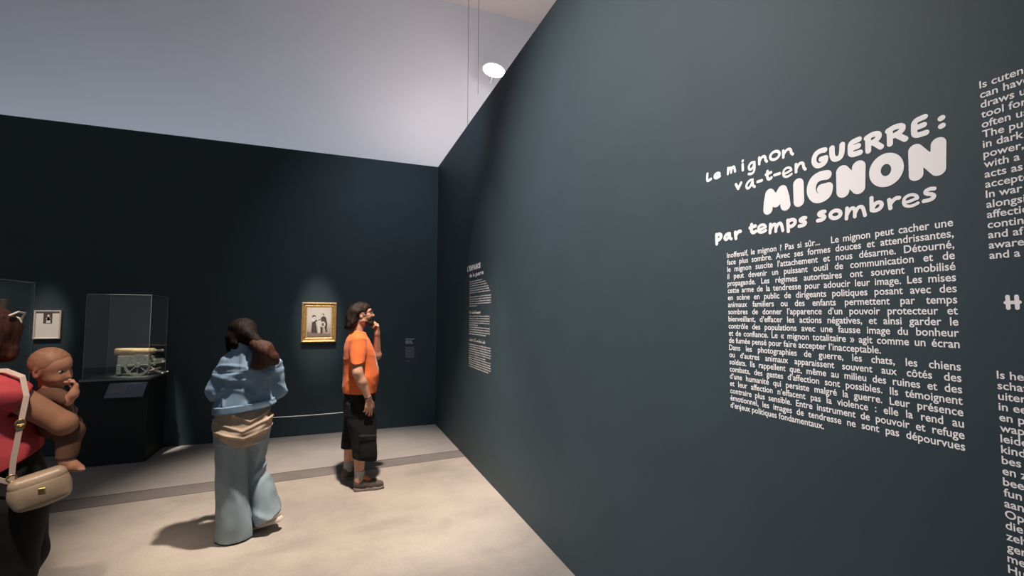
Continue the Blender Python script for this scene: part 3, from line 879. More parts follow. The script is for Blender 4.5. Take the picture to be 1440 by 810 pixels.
class Field:
    def __init__(s, lo, hi, h):
        s.lo, s.h = np.array(lo, float), h
        n = np.ceil((np.array(hi) - s.lo) / h).astype(int) + 1
        s.ax = [(s.lo[i] + np.arange(n[i]) * h).astype(np.float32) for i in range(3)]
        s.D = np.full(tuple(n), .5, np.float32)

    def sub(s, lo, hi):
        sl = []
        for i in range(3):
            a = int(np.floor((lo[i] - s.lo[i]) / s.h)); b = int(np.ceil((hi[i] - s.lo[i]) / s.h)) + 1
            a, b = max(a, 0), min(b, len(s.ax[i]))
            if b <= a: return None, None
            sl.append(slice(a, b))
        X = s.ax[0][sl[0]][:, None, None]; Y = s.ax[1][sl[1]][None, :, None]; Z = s.ax[2][sl[2]][None, None, :]
        return tuple(sl), (X, Y, Z)

    def put(s, fn, lo, hi, k, op='u'):
        m = k + 2.5 * s.h
        sl, P = s.sub(np.array(lo) - m, np.array(hi) + m)
        if sl is None: return s
        d = fn(*P)
        a = s.D[sl]
        if op == 'u':
            if k > 0:
                hh = np.clip(.5 + .5 * (a - d) / k, 0, 1)
                r = a + (d - a) * hh - k * hh * (1 - hh)
            else: r = np.minimum(a, d)
        else:
            d = -d
            if k > 0:
                hh = np.clip(.5 - .5 * (a - d) / k, 0, 1)
                r = a + (d - a) * hh + k * hh * (1 - hh)
            else: r = np.maximum(a, d)
        s.D[sl] = r
        return s

    def cap(s, a, b, ra, rb=None, k=.02, op='u', flat=None):
        rb = ra if rb is None else rb
        a, b = np.array(a, float), np.array(b, float)
        ab = b - a; q = float(ab @ ab) + 1e-12

        def fn(X, Y, Z):
            t = np.clip(((X - a[0]) * ab[0] + (Y - a[1]) * ab[1] + (Z - a[2]) * ab[2]) / q, 0, 1)
            return np.sqrt((X - a[0] - t * ab[0]) ** 2 + (Y - a[1] - t * ab[1]) ** 2 + (Z - a[2] - t * ab[2]) ** 2) - (ra + t * (rb - ra))
        m = max(ra, rb)
        return s.put(fn, np.minimum(a, b) - m, np.maximum(a, b) + m, k, op)

    def chain(s, pts, rs, k=.02):
        for i in range(len(pts) - 1): s.cap(pts[i], pts[i + 1], rs[i], rs[i + 1], k)
        return s

    def ell(s, c, r, R=None, k=.02, op='u'):
        c, r = np.array(c, float), np.array(r, float)

        def fn(X, Y, Z):
            x, y, z = X - c[0], Y - c[1], Z - c[2]
            if R is not None:
                x, y, z = (R[0][0] * x + R[1][0] * y + R[2][0] * z, R[0][1] * x + R[1][1] * y + R[2][1] * z, R[0][2] * x + R[1][2] * y + R[2][2] * z)
            k0 = np.sqrt((x / r[0]) ** 2 + (y / r[1]) ** 2 + (z / r[2]) ** 2)
            k1 = np.sqrt((x / r[0] ** 2) ** 2 + (y / r[1] ** 2) ** 2 + (z / r[2] ** 2) ** 2) + 1e-6
            return k0 * (k0 - 1) / k1
        m = r.max() if R is not None else r
        return s.put(fn, c - m, c + m, k, op)

    def loft(s, sec, e=2.0, k=.02, op='u'):
        """stacked ovals along z: rows of (z, cx, cy, rx, ry)"""
        sec = np.array(sorted(sec), float)
        z0, z1 = sec[0, 0], sec[-1, 0]

        def fn(X, Y, Z):
            z = np.clip(Z.ravel(), z0, z1)
            v = []
            for c in range(1, 5):
                p = sec[:, c]; zz = sec[:, 0]
                m = np.gradient(p, zz) if len(zz) > 2 else np.full(len(zz), (p[-1] - p[0]) / (zz[-1] - zz[0]))
                i = np.clip(np.searchsorted(zz, z, 'right') - 1, 0, len(zz) - 2)
                hh = zz[i + 1] - zz[i]; t = (z - zz[i]) / hh
                v.append(((2 * t ** 3 - 3 * t ** 2 + 1) * p[i] + (t ** 3 - 2 * t ** 2 + t) * hh * m[i] + (-2 * t ** 3 + 3 * t ** 2) * p[i + 1] + (t ** 3 - t ** 2) * hh * m[i + 1]).astype(np.float32)[None, None, :])
            cx, cy, rx, ry = v
            q = (np.abs((X - cx) / rx) ** e + np.abs((Y - cy) / ry) ** e) ** (1 / e)
            d = (q - 1) * np.minimum(rx, ry)
            return np.maximum(d, np.maximum(Z - z1, z0 - Z))
        lo = [(sec[:, 1] - sec[:, 3]).min() - .02, (sec[:, 2] - sec[:, 4]).min() - .02, z0]
        hi = [(sec[:, 1] + sec[:, 3]).max() + .02, (sec[:, 2] + sec[:, 4]).max() + .02, z1]
        return s.put(fn, lo, hi, k, op)

    def box(s, c, half, r, R=None, k=.0, op='u'):
        c, half = np.array(c, float), np.array(half, float)

        def fn(X, Y, Z):
            x, y, z = X - c[0], Y - c[1], Z - c[2]
            if R is not None:
                x, y, z = (R[0][0] * x + R[1][0] * y + R[2][0] * z, R[0][1] * x + R[1][1] * y + R[2][1] * z, R[0][2] * x + R[1][2] * y + R[2][2] * z)
            x, y, z = np.abs(x) - half[0] + r, np.abs(y) - half[1] + r, np.abs(z) - half[2] + r
            return np.sqrt(np.maximum(x, 0) ** 2 + np.maximum(y, 0) ** 2 + np.maximum(z, 0) ** 2) + np.minimum(np.maximum(x, np.maximum(y, z)), 0) - r
        m = float(np.linalg.norm(half))
        return s.put(fn, c - m, c + m, k, op)

    def grids(s): return s.ax[0][:, None, None], s.ax[1][None, :, None], s.ax[2][None, None, :]

    def cut(s, fn):
        """keep only where fn(X, Y, Z) < 0"""
        s.D = np.maximum(s.D, fn(*s.grids()).astype(np.float32)); return s

    def disp(s, fn):
        s.D = s.D + fn(*s.grids()).astype(np.float32); return s

    def mesh(s):
        D, h = s.D.copy(), s.h
        for ax in range(3):
            ix = [slice(None)] * 3
            for e in (0, -1):
                ix[ax] = e
                D[tuple(ix)] = np.maximum(D[tuple(ix)], h * .5)
        S_ = D < 0
        n = [d - 1 for d in D.shape]
        cnt = np.zeros(n, np.int8)
        for i in (0, 1):
            for j in (0, 1):
                for k in (0, 1): cnt += S_[i:i + n[0], j:j + n[1], k:k + n[2]]
        act = (cnt > 0) & (cnt < 8)
        I, J, K = np.nonzero(act)
        idx = np.full(n, -1, np.int64); idx[I, J, K] = np.arange(len(I))
        acc = np.zeros((len(I), 3)); num = np.zeros(len(I))
        cs = [(i, j, k) for i in (0, 1) for j in (0, 1) for k in (0, 1)]
        val = {c: D[I + c[0], J + c[1], K + c[2]] for c in cs}
        for a in cs:
            for ax in range(3):
                if a[ax]: continue
                c = list(a); c[ax] = 1; c = tuple(c)
                va, vc = val[a], val[c]
                m = (va < 0) != (vc < 0)
                t = np.where(m, va / np.where(m, va - vc, 1), 0)
                p = np.array(a, float)[None, :].repeat(len(I), 0); p[:, ax] += t
                acc += p * m[:, None]; num += m
        V = (np.stack([I, J, K], 1) + acc / num[:, None]) * h + s.lo
        Q = []
        for ax in range(3):
            o = [x for x in range(3) if x != ax]
            sa = [slice(None)] * 3; sb = [slice(None)] * 3
            sa[ax] = slice(0, -1); sb[ax] = slice(1, None)
            a_, b_ = S_[tuple(sa)], S_[tuple(sb)]
            E = np.nonzero(a_ != b_)
            E = np.stack(E, 1)
            ok = (E[:, o[0]] > 0) & (E[:, o[1]] > 0) & (E[:, o[0]] < n[o[0]]) & (E[:, o[1]] < n[o[1]])
            E = E[ok]
            q = []
            for du, dv in ((1, 1), (0, 1), (0, 0), (1, 0)):
                e = E.copy(); e[:, o[0]] -= du; e[:, o[1]] -= dv
                q.append(idx[e[:, 0], e[:, 1], e[:, 2]])
            q = np.stack(q, 1)
            ins = S_[E[:, 0], E[:, 1], E[:, 2]]
            flip = ins if ax != 1 else ~ins
            q[~flip] = q[~flip][:, ::-1]
            Q.append(q)
        return V, np.concatenate(Q)

    def build(s, name, material, parent=None, post=None):
        V, Q = s.mesh()
        if post is not None: V = post(V)
        return grid_obj(name, V, Q, material, parent)


def grid_obj(name, V, Q, material, parent=None):
    me = bpy.data.meshes.new(name)
    me.vertices.add(len(V)); me.vertices.foreach_set('co', np.asarray(V, np.float32).ravel())
    me.loops.add(Q.size); me.loops.foreach_set('vertex_index', Q.astype(np.int32).ravel())
    me.polygons.add(len(Q)); me.polygons.foreach_set('loop_start', np.arange(0, Q.size, 4, dtype=np.int32))
    me.polygons.foreach_set('use_smooth', np.ones(len(Q), bool))
    me.update(calc_edges=True); me.validate()
    if material: me.materials.append(material)
    o = bpy.data.objects.new(name, me)
    COL.objects.link(o)
    if parent is not None: o.parent = parent
    return o


def rotm(yaw=0, pitch=0, roll=0):
    """columns: forward, left, up of something facing +x, turned by yaw (left), pitch (nose up), roll"""
    return np.array(Matrix.Rotation(yaw, 3, 'Z') @ Matrix.Rotation(-pitch, 3, 'Y') @ Matrix.Rotation(roll, 3, 'X'))


def unit(v):
    v = np.array(v, float); return v / np.linalg.norm(v)


def head(F, c, R, s=1.0, child=False, jaw=1.0):
    c = np.array(c, float)
    P = lambda x, y, z: c + R @ (np.array([x, y, z]) * s)
    E = lambda p, r, k=.015, op='u': F.ell(P(*p), np.array(r) * s, R, k * s, op)
    C = lambda a, b, ra, rb, k=.01: F.cap(P(*a), P(*b), ra * s, rb * s, k * s)
    if child:
        E((-.008, 0, .03), (.092, .076, .084)); E((.03, 0, -.03), (.052, .058, .05), .03)
        E((.048, .026, -.035), (.03, .026, .028), .02); E((.048, -.026, -.035), (.03, .026, .028), .02)
        C((.066, 0, -.062), (.06, 0, -.064), .016, .016, .02)
        C((.080, 0, -.004), (.088, 0, -.024), .007, .011, .012)
    else:
        E((-.008, 0, .03), (.096, .075, .088)); E((.03, 0, -.025), (.058, .056, .07), .03)
        C((-.01, .05, -.055), (.06, .018, -.088), .020, .016, .03); C((-.01, -.05, -.055), (.06, -.018, -.088), .020, .016, .03)
        C((.072, 0, -.088 * jaw), (.066, 0, -.09), .016, .016, .02)
        E((.066, 0, .032), (.026, .05, .014), .02)
        C((.084, 0, .012), (.104, 0, -.022), .008, .012, .012)
        E((.092, .012, -.026), (.012, .008, .008), .008); E((.092, -.012, -.026), (.012, .008, .008), .008)
        E((.05, .04, -.025), (.03, .022, .026), .02); E((.05, -.04, -.025), (.03, .022, .026), .02)
    for sy in (1, -1):
        E((.084 if not child else .088, sy * .031, .010), (.016, .017, .011), .012, 's')
        E((-.012, sy * .072, -.004), (.018, .010, .030), .008)
        E((-.006, sy * .082, -.002), (.009, .006, .017), .006, 's')
    E((.084, 0, -.052), (.014, .024, .0065), .006); E((.083, 0, -.064), (.013, .020, .0065), .006)
    E((.099, 0, -.0575), (.010, .022, .0018), .003, 's')
    return P


def eyes(P, R, s, parent, x=.070):
    for sy in (1, -1):
        mb = MB(); r = .0122 * s
        mb.lathe([(.0004, -r)] + [(r * math.cos(a), r * math.sin(a)) for a in [math.radians(-70 + 20 * k) for k in range(8)]] + [(.0004, r)], 16)
        o = mb.build('eye', M['eye_white'], parent, True)
        o.location = P(x, sy * .031, .010)
        c = np.array(P(x, sy * .031, .010)); f = R @ np.array([1., 0, 0]); u = R @ np.array([0, 0, 1.]); l = R @ np.array([0, 1., 0])
        fr = .50 if s > .95 else .66
        v = [f * r * 1.05]
        for k in range(14):
            t = 2 * PI * k / 14
            v.append(f * r * .90 + (u * math.sin(t) + l * math.cos(t)) * r * fr)
        mb = MB(); mb.add([tuple(p) for p in v], [(0, 1 + k, 1 + (k + 1) % 14) for k in range(14)])
        mb.build('iris', M['eye'], o, True)


def hand(F, w, fwd, palm, thumb, curl=(30, 40, 30), sc=1.0, spread=.25, tcurl=.3, wr=.026, fan=None):
    """wrist point, direction of the fingers, palm normal (fingers bend towards it), side of the thumb"""
    w = np.array(w, float); f = unit(fwd); p = np.array(palm, float); p = unit(p - f * (p @ f))
    t = np.cross(f, p); t = t if t @ np.array(thumb, float) > 0 else -t
    L = [(.043, .027, .021), (.047, .030, .022), (.043, .028, .021), (.034, .021, .019)]
    F.cap(w - f * .01, w + f * .03, wr * sc, .024 * sc, .015)
    for i in range(4):
        o = (.030, .010, -.010, -.029)[i] * sc
        kn = w + f * (.088, .092, .087, .078)[i] * sc + t * o
        F.cap(w + f * .02 * sc + t * o * .55, kn, .0135 * sc, .0105 * sc, .012)
        a = 0; q = kn
        d0 = unit(f + t * o / sc * spread * 8)
        cu = curl[i] if isinstance(curl[0], (tuple, list)) else curl
        for j in range(3):
            a += math.radians(cu[j])
            d = d0 * math.cos(a) + p * math.sin(a)
            e = q + d * L[i][j] * sc
            r0_, r1_ = ((.0095, .0088), (.0088, .0080), (.0080, .0066))[j]
            F.cap(q, e, r0_ * sc, r1_ * sc, .004)
            q = e
    b = w + f * .022 * sc + t * .022 * sc + p * .006
    m1 = b + (f * .030 + t * .024 + p * .010) * sc
    m2 = m1 + (f * (.026) + t * .012 + p * .020 * tcurl * 2) * sc
    m3 = m2 + (f * .022 + t * (.004 - .01 * tcurl) + p * .016 * tcurl * 2) * sc
    F.cap(b, m1, .0155 * sc, .0115 * sc, .010); F.cap(m1, m2, .0108 * sc, .0098 * sc, .004); F.cap(m2, m3, .0098 * sc, .0075 * sc, .004)


def folds(seed, amp, f, n=5, ani=(1, 1, 1)):
    rg = np.random.RandomState(seed)
    W = [(unit(rg.randn(3) * np.array(ani)) * f * rg.uniform(.6, 1.6), rg.uniform(0, 6.28)) for _ in range(n)]

    def fn(X, Y, Z):
        d = 0
        for w, ph in W: d = d + np.sin(w[0] * X + w[1] * Y + w[2] * Z + ph + .6 * np.sin(w[1] * X * 1.3 - w[0] * Z * 1.1 + ph))
        return amp * d / n
    return fn


def creases(seed, amp, f, n=4, ani=(1, 1, 1), where=None):
    """sharper cloth creases: thin ridges that wander"""
    rg = np.random.RandomState(seed)
    W = [(unit(rg.randn(3) * np.array(ani)) * f * rg.uniform(.7, 1.4), rg.uniform(0, 6.28), rg.uniform(4, 9)) for _ in range(n)]

    def fn(X, Y, Z):
        d = 0
        for w, ph, q in W:
            a = w[0] * X + w[1] * Y + w[2] * Z + ph + .9 * np.sin(q * X + ph) + .9 * np.sin(q * Z * 1.2 + 2 * ph) + .5 * np.sin(q * Y * 2)
            d = d - np.exp(-(np.sin(a * .5) / .30) ** 2) * (.55 + .45 * np.sin(q * (Z + X) * 1.7 + ph))
        d = amp * d / n * 2
        return d if where is None else d * where(X, Y, Z)
    return fn


def strands(seed, amp, f, axis=2):
    """fine grooves that run mostly along one axis, for hair"""
    rg = np.random.RandomState(seed)

    def fn(X, Y, Z):
        c = [X, Y, Z]; a = c[axis]; o = [c[i] for i in range(3) if i != axis]
        d = 0
        for i in range(4):
            th = rg.uniform(0, 6.28)
            d = d + np.sin(f * rg.uniform(.6, 1.5) * (o[0] * math.cos(th) + o[1] * math.sin(th)) + 7 * a * rg.uniform(.3, 1.2) + th)
        return amp * d / 4
    return fn


def patch(src, name, fn, material, out=.0015, parent=None):
    """a print or hem lying on a built mesh: its faces chosen by fn(x, y, z, nx, ny, nz), lifted along their normals"""
    me = src.data
    n = len(me.vertices)
    co = np.zeros(n * 3, np.float32); me.vertices.foreach_get('co', co); co = co.reshape(-1, 3)
    no = np.zeros(n * 3, np.float32); me.vertices.foreach_get('normal', no); no = no.reshape(-1, 3)
    q = np.zeros(len(me.polygons) * 4, np.int32); me.polygons.foreach_get('vertices', q); q = q.reshape(-1, 4)
    c = co[q].mean(1); nn = no[q].mean(1)
    k = fn(c[:, 0], c[:, 1], c[:, 2], nn[:, 0], nn[:, 1], nn[:, 2])
    q = q[k]
    u, inv = np.unique(q, return_inverse=True)
    return grid_obj(name, co[u] + no[u] * out, inv.reshape(-1, 4), material, parent)


def skin_mat(name, col):
    return mat(name, col, .5, var=.06, scale=25, bump=.04, bscale=300, spec=.35, sss=.12)


M['skin_man'] = skin_mat('skin_light', (.50, .27, .185))
M['skin_woman'] = skin_mat('skin_tan', (.44, .235, .15))
M['skin_pink'] = skin_mat('skin_brown', (.36, .185, .115))
M['skin_baby'] = skin_mat('skin_baby', (.50, .255, .165))
M['eye_white'] = mat('eye_white', (.62, .58, .54), .2)
M['eye'] = mat('eye_dark', (.03, .02, .015), .15)
M['hair_dark'] = mat('hair_dark_brown', (.017, .010, .008), .58, spec=.15, bump=.5, bscale=160, stretch=(1, 1, .08), var=.4, scale=90)
M['hair_black'] = mat('hair_black_brown', (.008, .005, .0045), .6, spec=.10, bump=.5, bscale=160, stretch=(1, 1, .08), var=.4, scale=90)
M['hair_red'] = mat('hair_chestnut', (.055, .020, .014), .58, spec=.22, bump=.5, bscale=160, stretch=(1, 1, .15), var=.45, scale=70)
M['hair_baby'] = mat('hair_baby', (.30, .145, .085), .6, var=.2, scale=60)
M['beard'] = mat('beard_dark', (.035, .02, .016), .7, bump=.5, bscale=220)
M['orange'] = mat('orange_cotton', (.72, .150, .040), .85, var=.04, scale=12, bump=.06, bscale=500, spec=.2, sheen=.1)
M['print_dark'] = mat('shirt_print_dark', (.05, .025, .035), .7)
M['print_white'] = mat('shirt_print_white', (.80, .62, .55), .7)
M['shorts'] = mat('black_cotton', (.0085, .0082, .0085), .85, var=.2, scale=18, bump=.1, bscale=300, spec=.25)
M['sock'] = mat('grey_sock', (.30, .30, .29), .9, var=.2, scale=50, bump=.3, bscale=120, stretch=(1, 1, .4))
M['shoe'] = mat('grey_brown_suede', (.095, .075, .062), .85, var=.12, scale=30, bump=.1, bscale=300)
M['sole'] = mat('taupe_rubber', (.20, .165, .14), .7)
M['laces'] = mat('tan_orange_laces', (.50, .19, .06), .7)
M['denim'] = mat('light_denim', (.19, .285, .395), .85, var=.2, scale=11, bump=.15, bscale=420, spec=.2)
M['denim2'] = mat('faded_denim', (.245, .310, .355), .85, var=.18, scale=6, bump=.15, bscale=420, spec=.2, stretch=(1, 1, .5))
M['peach'] = mat('peach_cotton', (.40, .31, .235), .9, var=.06, scale=14, bump=.08, bscale=300, spec=.25)
M['white_shoe'] = mat('white_shoe', (.66, .58, .50), .6)
M['pink'] = mat('coral_pink_knit', (.54, .078, .092), .85, var=.08, scale=14, bump=.15, bscale=260, spec=.2)
M['black_cloth'] = mat('black_trousers', (.010, .0095, .0095), .8, var=.25, scale=8, bump=.1, bscale=200, spec=.3)
M['bag'] = mat('beige_leather', (.46, .35, .25), .38, var=.06, scale=12, bump=.1, bscale=90, spec=.5)
M['strap'] = mat('cream_strap', (.66, .53, .46), .5)
M['gold'] = mat('gold_metal', (.75, .50, .20), .3, metal=1.0)
M['romper'] = mat('brown_romper', (.135, .072, .05), .85, var=.08, scale=14, bump=.1, bscale=260, spec=.2)
M['white_plastic'] = mat('white_plastic', (.72, .68, .64), .35)
M['lens'] = mat('dark_lens', (.03, .022, .02), .1)

# ================================================================== the man in the orange shirt
MAN = empty('person', (.27, 4.75, 0))
tag(MAN, 'man in orange t-shirt and black knee shorts, hand to chin, reading the wall', 'person')
HR = rotm(math.radians(-3), math.radians(9))
HC = (-.008, 0, 1.643)
F = Field((-.30, -.34, .03), (.30, .40, 1.78), .0042)
P = head(F, HC, HR, 1.0)
F.cap((-.055, 0, 1.44), (-.035, 0, 1.58), .060, .056, .03)
F.loft([(.84, -.01, 0, .125, .15), (.95, -.01, 0, .13, .155), (1.1, -.01, 0, .125, .15), (1.28, -.035, 0, .105, .14), (1.36, -.045, 0, .075, .13), (1.43, -.05, 0, .06, .10)], k=.03)
NA = [(-.045, -.165, 1.375), (-.050, -.245, 1.11), (.052, -.225, .862)]
F.chain(NA[:2], [.048, .046], .02); F.cap(NA[1], (-.01, -.240, 1.02), .045, .044, .02); F.cap((-.01, -.240, 1.02), NA[2], .044, .027, .02)
hand(F, NA[2], (.05, .02, -1), (-.35, 1, 0), (1, .2, 0), curl=((12, 18, 10), (16, 22, 14), (22, 28, 16), (28, 34, 20)), sc=1.0, spread=.35, tcurl=.2, wr=.025)
FA = [(-.01, .160, 1.375), (.150, .105, 1.235), (.140, .028, 1.462)]
F.chain(FA[:2], [.046, .043], .02); F.chain(FA[1:], [.042, .027], .02)
hand(F, FA[2], (.05, -.15, 1), (-1, -.1, .1), (.1, 1, .2), curl=((52, 62, 30), (60, 66, 34), (66, 66, 36), (70, 66, 36)), sc=.92, spread=.1, tcurl=.9, wr=.025)
NL = [(-.015, -.075, .80), (.01, -.115, .48), (-.012, -.133, .09)]
FL = [(-.015, .075, .80), (-.055, .155, .48), (-.105, .215, .09)]
for Lg in (NL, FL):
    F.chain(Lg[:2], [.080, .058], .03)
    mid = tuple((np.array(Lg[1]) * .62 + np.array(Lg[2]) * .38) + np.array((-.012, 0, 0)))
    F.cap(Lg[1], mid, .056, .056, .03); F.cap(mid, Lg[2], .056, .036, .02)
F.cap(NL[2], (.10, -.140, .05), .036, .03, .03); F.cap(FL[2], (-.02, .30, .05), .036, .03, .03)
body = F.build('body', M['skin_man'], MAN)
eyes(P, HR, 1.0, MAN)
# hair: swept behind the ears, down to the nape
F = Field((-.24, -.16, 1.46), (.12, .16, 1.79), .0042)
E = lambda p, r, k=.02, op='u': F.ell(P(*p), r, HR, k, op)
E((-.016, 0, .036), (.106, .086, .094))
for sy in (1, -1):
    F.cap(P(-.085, sy * .035, .02), (-.122, sy * .048, 1.545), .050, .032, .03)
    F.cap(P(-.050, sy * .070, .03), (-.100, sy * .074, 1.545), .024, .022, .03)
F.cap(P(-.10, 0, .0), (-.128, 0, 1.535), .05, .030, .03)
E((.092, 0, -.012), (.074, .10, .078), .012, 's')
for sy in (1, -1): E((.006, sy * .092, -.020), (.046, .042, .052), .012, 's')
F.disp(strands(5, .0045, 110)); F.disp(creases(8, .014, 55, 5, (1, 1, .5))); F.disp(folds(9, .009, 32))
F.build('hair', M['hair_dark'], MAN)
def stubble(x, y, z, a, b_, c):
    q = (np.stack([x - HC[0], y - HC[1], z - HC[2]], 1) @ HR)
    X, Y, Z = q[:, 0], np.abs(q[:, 1]), q[:, 2]
    jaw = (X > .015) & (Z < -.050 - .35 * (.075 - X)) & (Z > -.125)
    chin = (X > .055) & (Z < -.066) & (Z > -.125)
    tash = (X > .070) & (Z < -.0365) & (Z > -.0505) & (Y < .030)
    side = (X > .058) & (Z < -.04) & (Z > -.09) & (Y > .026) & (Y < .040)
    return (jaw | chin | tash | side) & (X < .0985) & (Y < .07)


patch(body, 'beard', stubble, M['beard'], .0028, MAN)
for sy in (1, -1):
    mb = MB(); mb.tube([P(.082, sy * .048, .030), P(.092, sy * .030, .036), P(.092, sy * .012, .031)], [.003, .005, .003], 8)
    mb.build('eyebrow', M['beard'], MAN, True)
# spectacles rest on the face: a thing of their own
sg = empty('eyeglasses', tuple(np.array((.27, 4.75, 0)) + P(.10, 0, .012)))
tag(sg, 'thin dark-rimmed eyeglasses worn by the man in orange', 'glasses')
Q = lambda x, y, z: tuple(np.array(P(x, y, z)) - P(.10, 0, .012))
mb = MB()
for sy in (1, -1):
    mb.tube([Q(.101, sy * (.033 + .023 * math.cos(a)), .010 + .018 * math.sin(a)) for a in [2 * PI * k / 20 for k in range(21)]], .0018, 6, False)
mb.tube([Q(.101, .011, .014), Q(.107, 0, .017), Q(.101, -.011, .014)], .0018, 6)
mb.build('rims', M['black'], sg, True)
for sy in (1, -1):
    mb = MB(); mb.tube([Q(.101, sy * .056, .016), Q(.05, sy * .079, .017), Q(-.015, sy * .081, .022), Q(-.04, sy * .077, .0)], .0018, 6)
    mb.build('temple', M['black'], sg, True)
# t-shirt
F = Field((-.26, -.36, .86), (.26, .34, 1.56), .0048)
F.cap((-.045, -.145, 1.392), (-.052, -.230, 1.15), .074, .066, .03)
F.cap((-.02, .150, 1.395), (.070, .155, 1.29), .068, .060, .03)
F.cut(lambda X, Y, Z: np.where(Y < 0, 1.205 + (Y + .22) * .3 - Z, -1.0) + 0 * X)
F.cap((-.049, -.205, 1.22), (-.052, -.235, 1.10), .056, .056, .0, 's')
F.loft([(.86, -.018, 0, .150, .185), (.93, -.016, 0, .156, .19), (1.0, -.006, 0, .164, .19), (1.06, -.004, 0, .169, .188), (1.12, -.010, 0, .163, .186), (1.25, -.024, 0, .145, .190),
        (1.34, -.036, 0, .127, .188), (1.40, -.044, 0, .108, .160), (1.445, -.050, 0, .088, .105), (1.49, -.048, 0, .070, .072)], e=2.2, k=.02)
F.disp(folds(2, .006, 22, 6, (1, 1, 1.6)))
F.disp(creases(12, .006, 30, 4, (1, .5, 1.4)))
F.disp(folds(13, .002, 70, 5))
F.cut(lambda X, Y, Z: .895 + .05 * (X + .02) * -.3 - Z + 0 * Y)
F.cut(lambda X, Y, Z: Z - (1.492 - .25 * (X + .05)) + 0 * Y)
F.cap((-.05, 0, 1.46), (-.03, 0, 1.56), .062, .058, .004, 's')
sh = F.build('t_shirt', M['orange'], MAN)
c0 = patch(sh, 'chest_print', lambda x, y, z, a, b_, c: (a > .45) & ((y + .01) ** 2 / .085 ** 2 + (z - 1.19) ** 2 / .09 ** 2 < 1), M['print_white'], .0012, MAN)
patch(sh, 'chest_print', lambda x, y, z, a, b_, c: (a > .45) & (((y + .005) ** 2 / .055 ** 2 + (z - 1.215) ** 2 / .045 ** 2 < 1) | ((y + .02) ** 2 / .03 ** 2 + (z - 1.15) ** 2 / .03 ** 2 < 1)), M['print_dark'], .0024, MAN)
# knee-length shorts with cargo pocket
F = Field((-.26, -.32, .26), (.26, .34, .96), .0055)
F.loft([(.70, -.012, 0, .148, .175), (.80, -.012, 0, .146, .178), (.93, -.014, 0, .142, .172)], e=2.3, k=.02)
F.loft([(.27, .036, -.128, .108, .092), (.40, .030, -.122, .112, .096), (.55, .015, -.108, .122, .100), (.72, -.005, -.090, .136, .095), (.80, -.01, -.085, .13, .09)], e=2.3, k=.03)
F.loft([(.29, -.075, .175, .098, .090), (.40, -.066, .165, .104, .094), (.55, -.04, .140, .115, .098), (.72, -.015, .100, .130, .095), (.80, -.01, .085, .13, .09)], e=2.3, k=.03)
F.box((.055, -.222, .42), (.075, .018, .095), .012, None, .01)
F.box((.055, -.226, .50), (.078, .020, .026), .008, None, .004)
F.disp(folds(21, .006, 24, 6, (1, 1, .6))); F.disp(creases(22, .006, 30, 4, (1, 1, .8)))
F.cut(lambda X, Y, Z: np.where(Y < .02, .292 - .02 * X / .1, .325) - Z)
F.cap((NL[1]), (-.005, -.13, .20), .062, .066, .0, 's'); F.cap(FL[1], (-.09, .20, .20), .062, .066, .0, 's')
st = F.build('shorts', M['shorts'], MAN)


def shoe(parent, heel, ang, mats, L=.285, laces=True, dz=0.0, pitch=0.0, name='shoe'):
    """a low trainer pointing along +x before turning; heel point on the ground"""
    F = Field((-.02, -.07, -.012), (L + .03, .07, .15), .004)
    F.chain([(.045, 0, .060), (.10, 0, .062), (.17, 0, .048), (L - .045, 0, .040)], [.040, .041, .041, .034], .03)
    F.cap((.045, 0, .07), (.05, 0, .105), .038, .041, .02)
    F.cut(lambda X, Y, Z: np.maximum(.022 - Z, Z - (.112 - .16 * np.clip(X - .06, 0, .05))) + 0 * Y)
    F.cap((.055, 0, .16), (.055, 0, .085), .032, .026, .004, 's')
    o = F.build(name, mats[0], parent)
    o.location = heel; o.rotation_euler = (0, pitch, ang)
    F = Field((-.02, -.07, -.012), (L + .03, .07, .06), .004)
    n = 10
    pts = [(.043, 0, .012), (.12, 0, .012), (.19, .0, .012), (L - .046, 0, .014)]
    for a, c, ra, rb in zip(pts, pts[1:], (.044, .040, .046), (.040, .046, .042)): F.cap(a, c, ra, rb, .02)
    F.cut(lambda X, Y, Z: np.maximum(Z - (.030 + .006 * np.cos(X * 40)), -Z + .02 * np.clip((X - L + .06) / .06, 0, 1) ** 2) + 0 * Y)
    F.build('sole', mats[1], o)
    if laces:
        mb = MB()
        for i, x in enumerate((.105, .125, .145, .165)):
            z = .104 - i * .0065
            mb.tube([(x, -.026, z - .012), (x + .004, -.012, z), (x + .004, .012, z), (x, .026, z - .012)], .0042, 6)
        for sy in (-1, 1):
            mb.tube([(.098, 0, .108), (.09, sy * .02, .130), (.10, sy * .036, .126), (.105, sy * .022, .110), (.098, 0, .108)], .0038, 6)
            mb.tube([(.098, 0, .108), (.12, sy * .03, .112), (.128, sy * .042, .096)], .003, 6)
        mb.build('laces', mats[2], o, True)
        F = Field((.03, -.05, .05), (.18, .05, .165), .004)
        F.cap((.070, 0, .128), (.145, 0, .085), .026, .022, .01)
        F.build('tongue', mats[2], o)
    return o


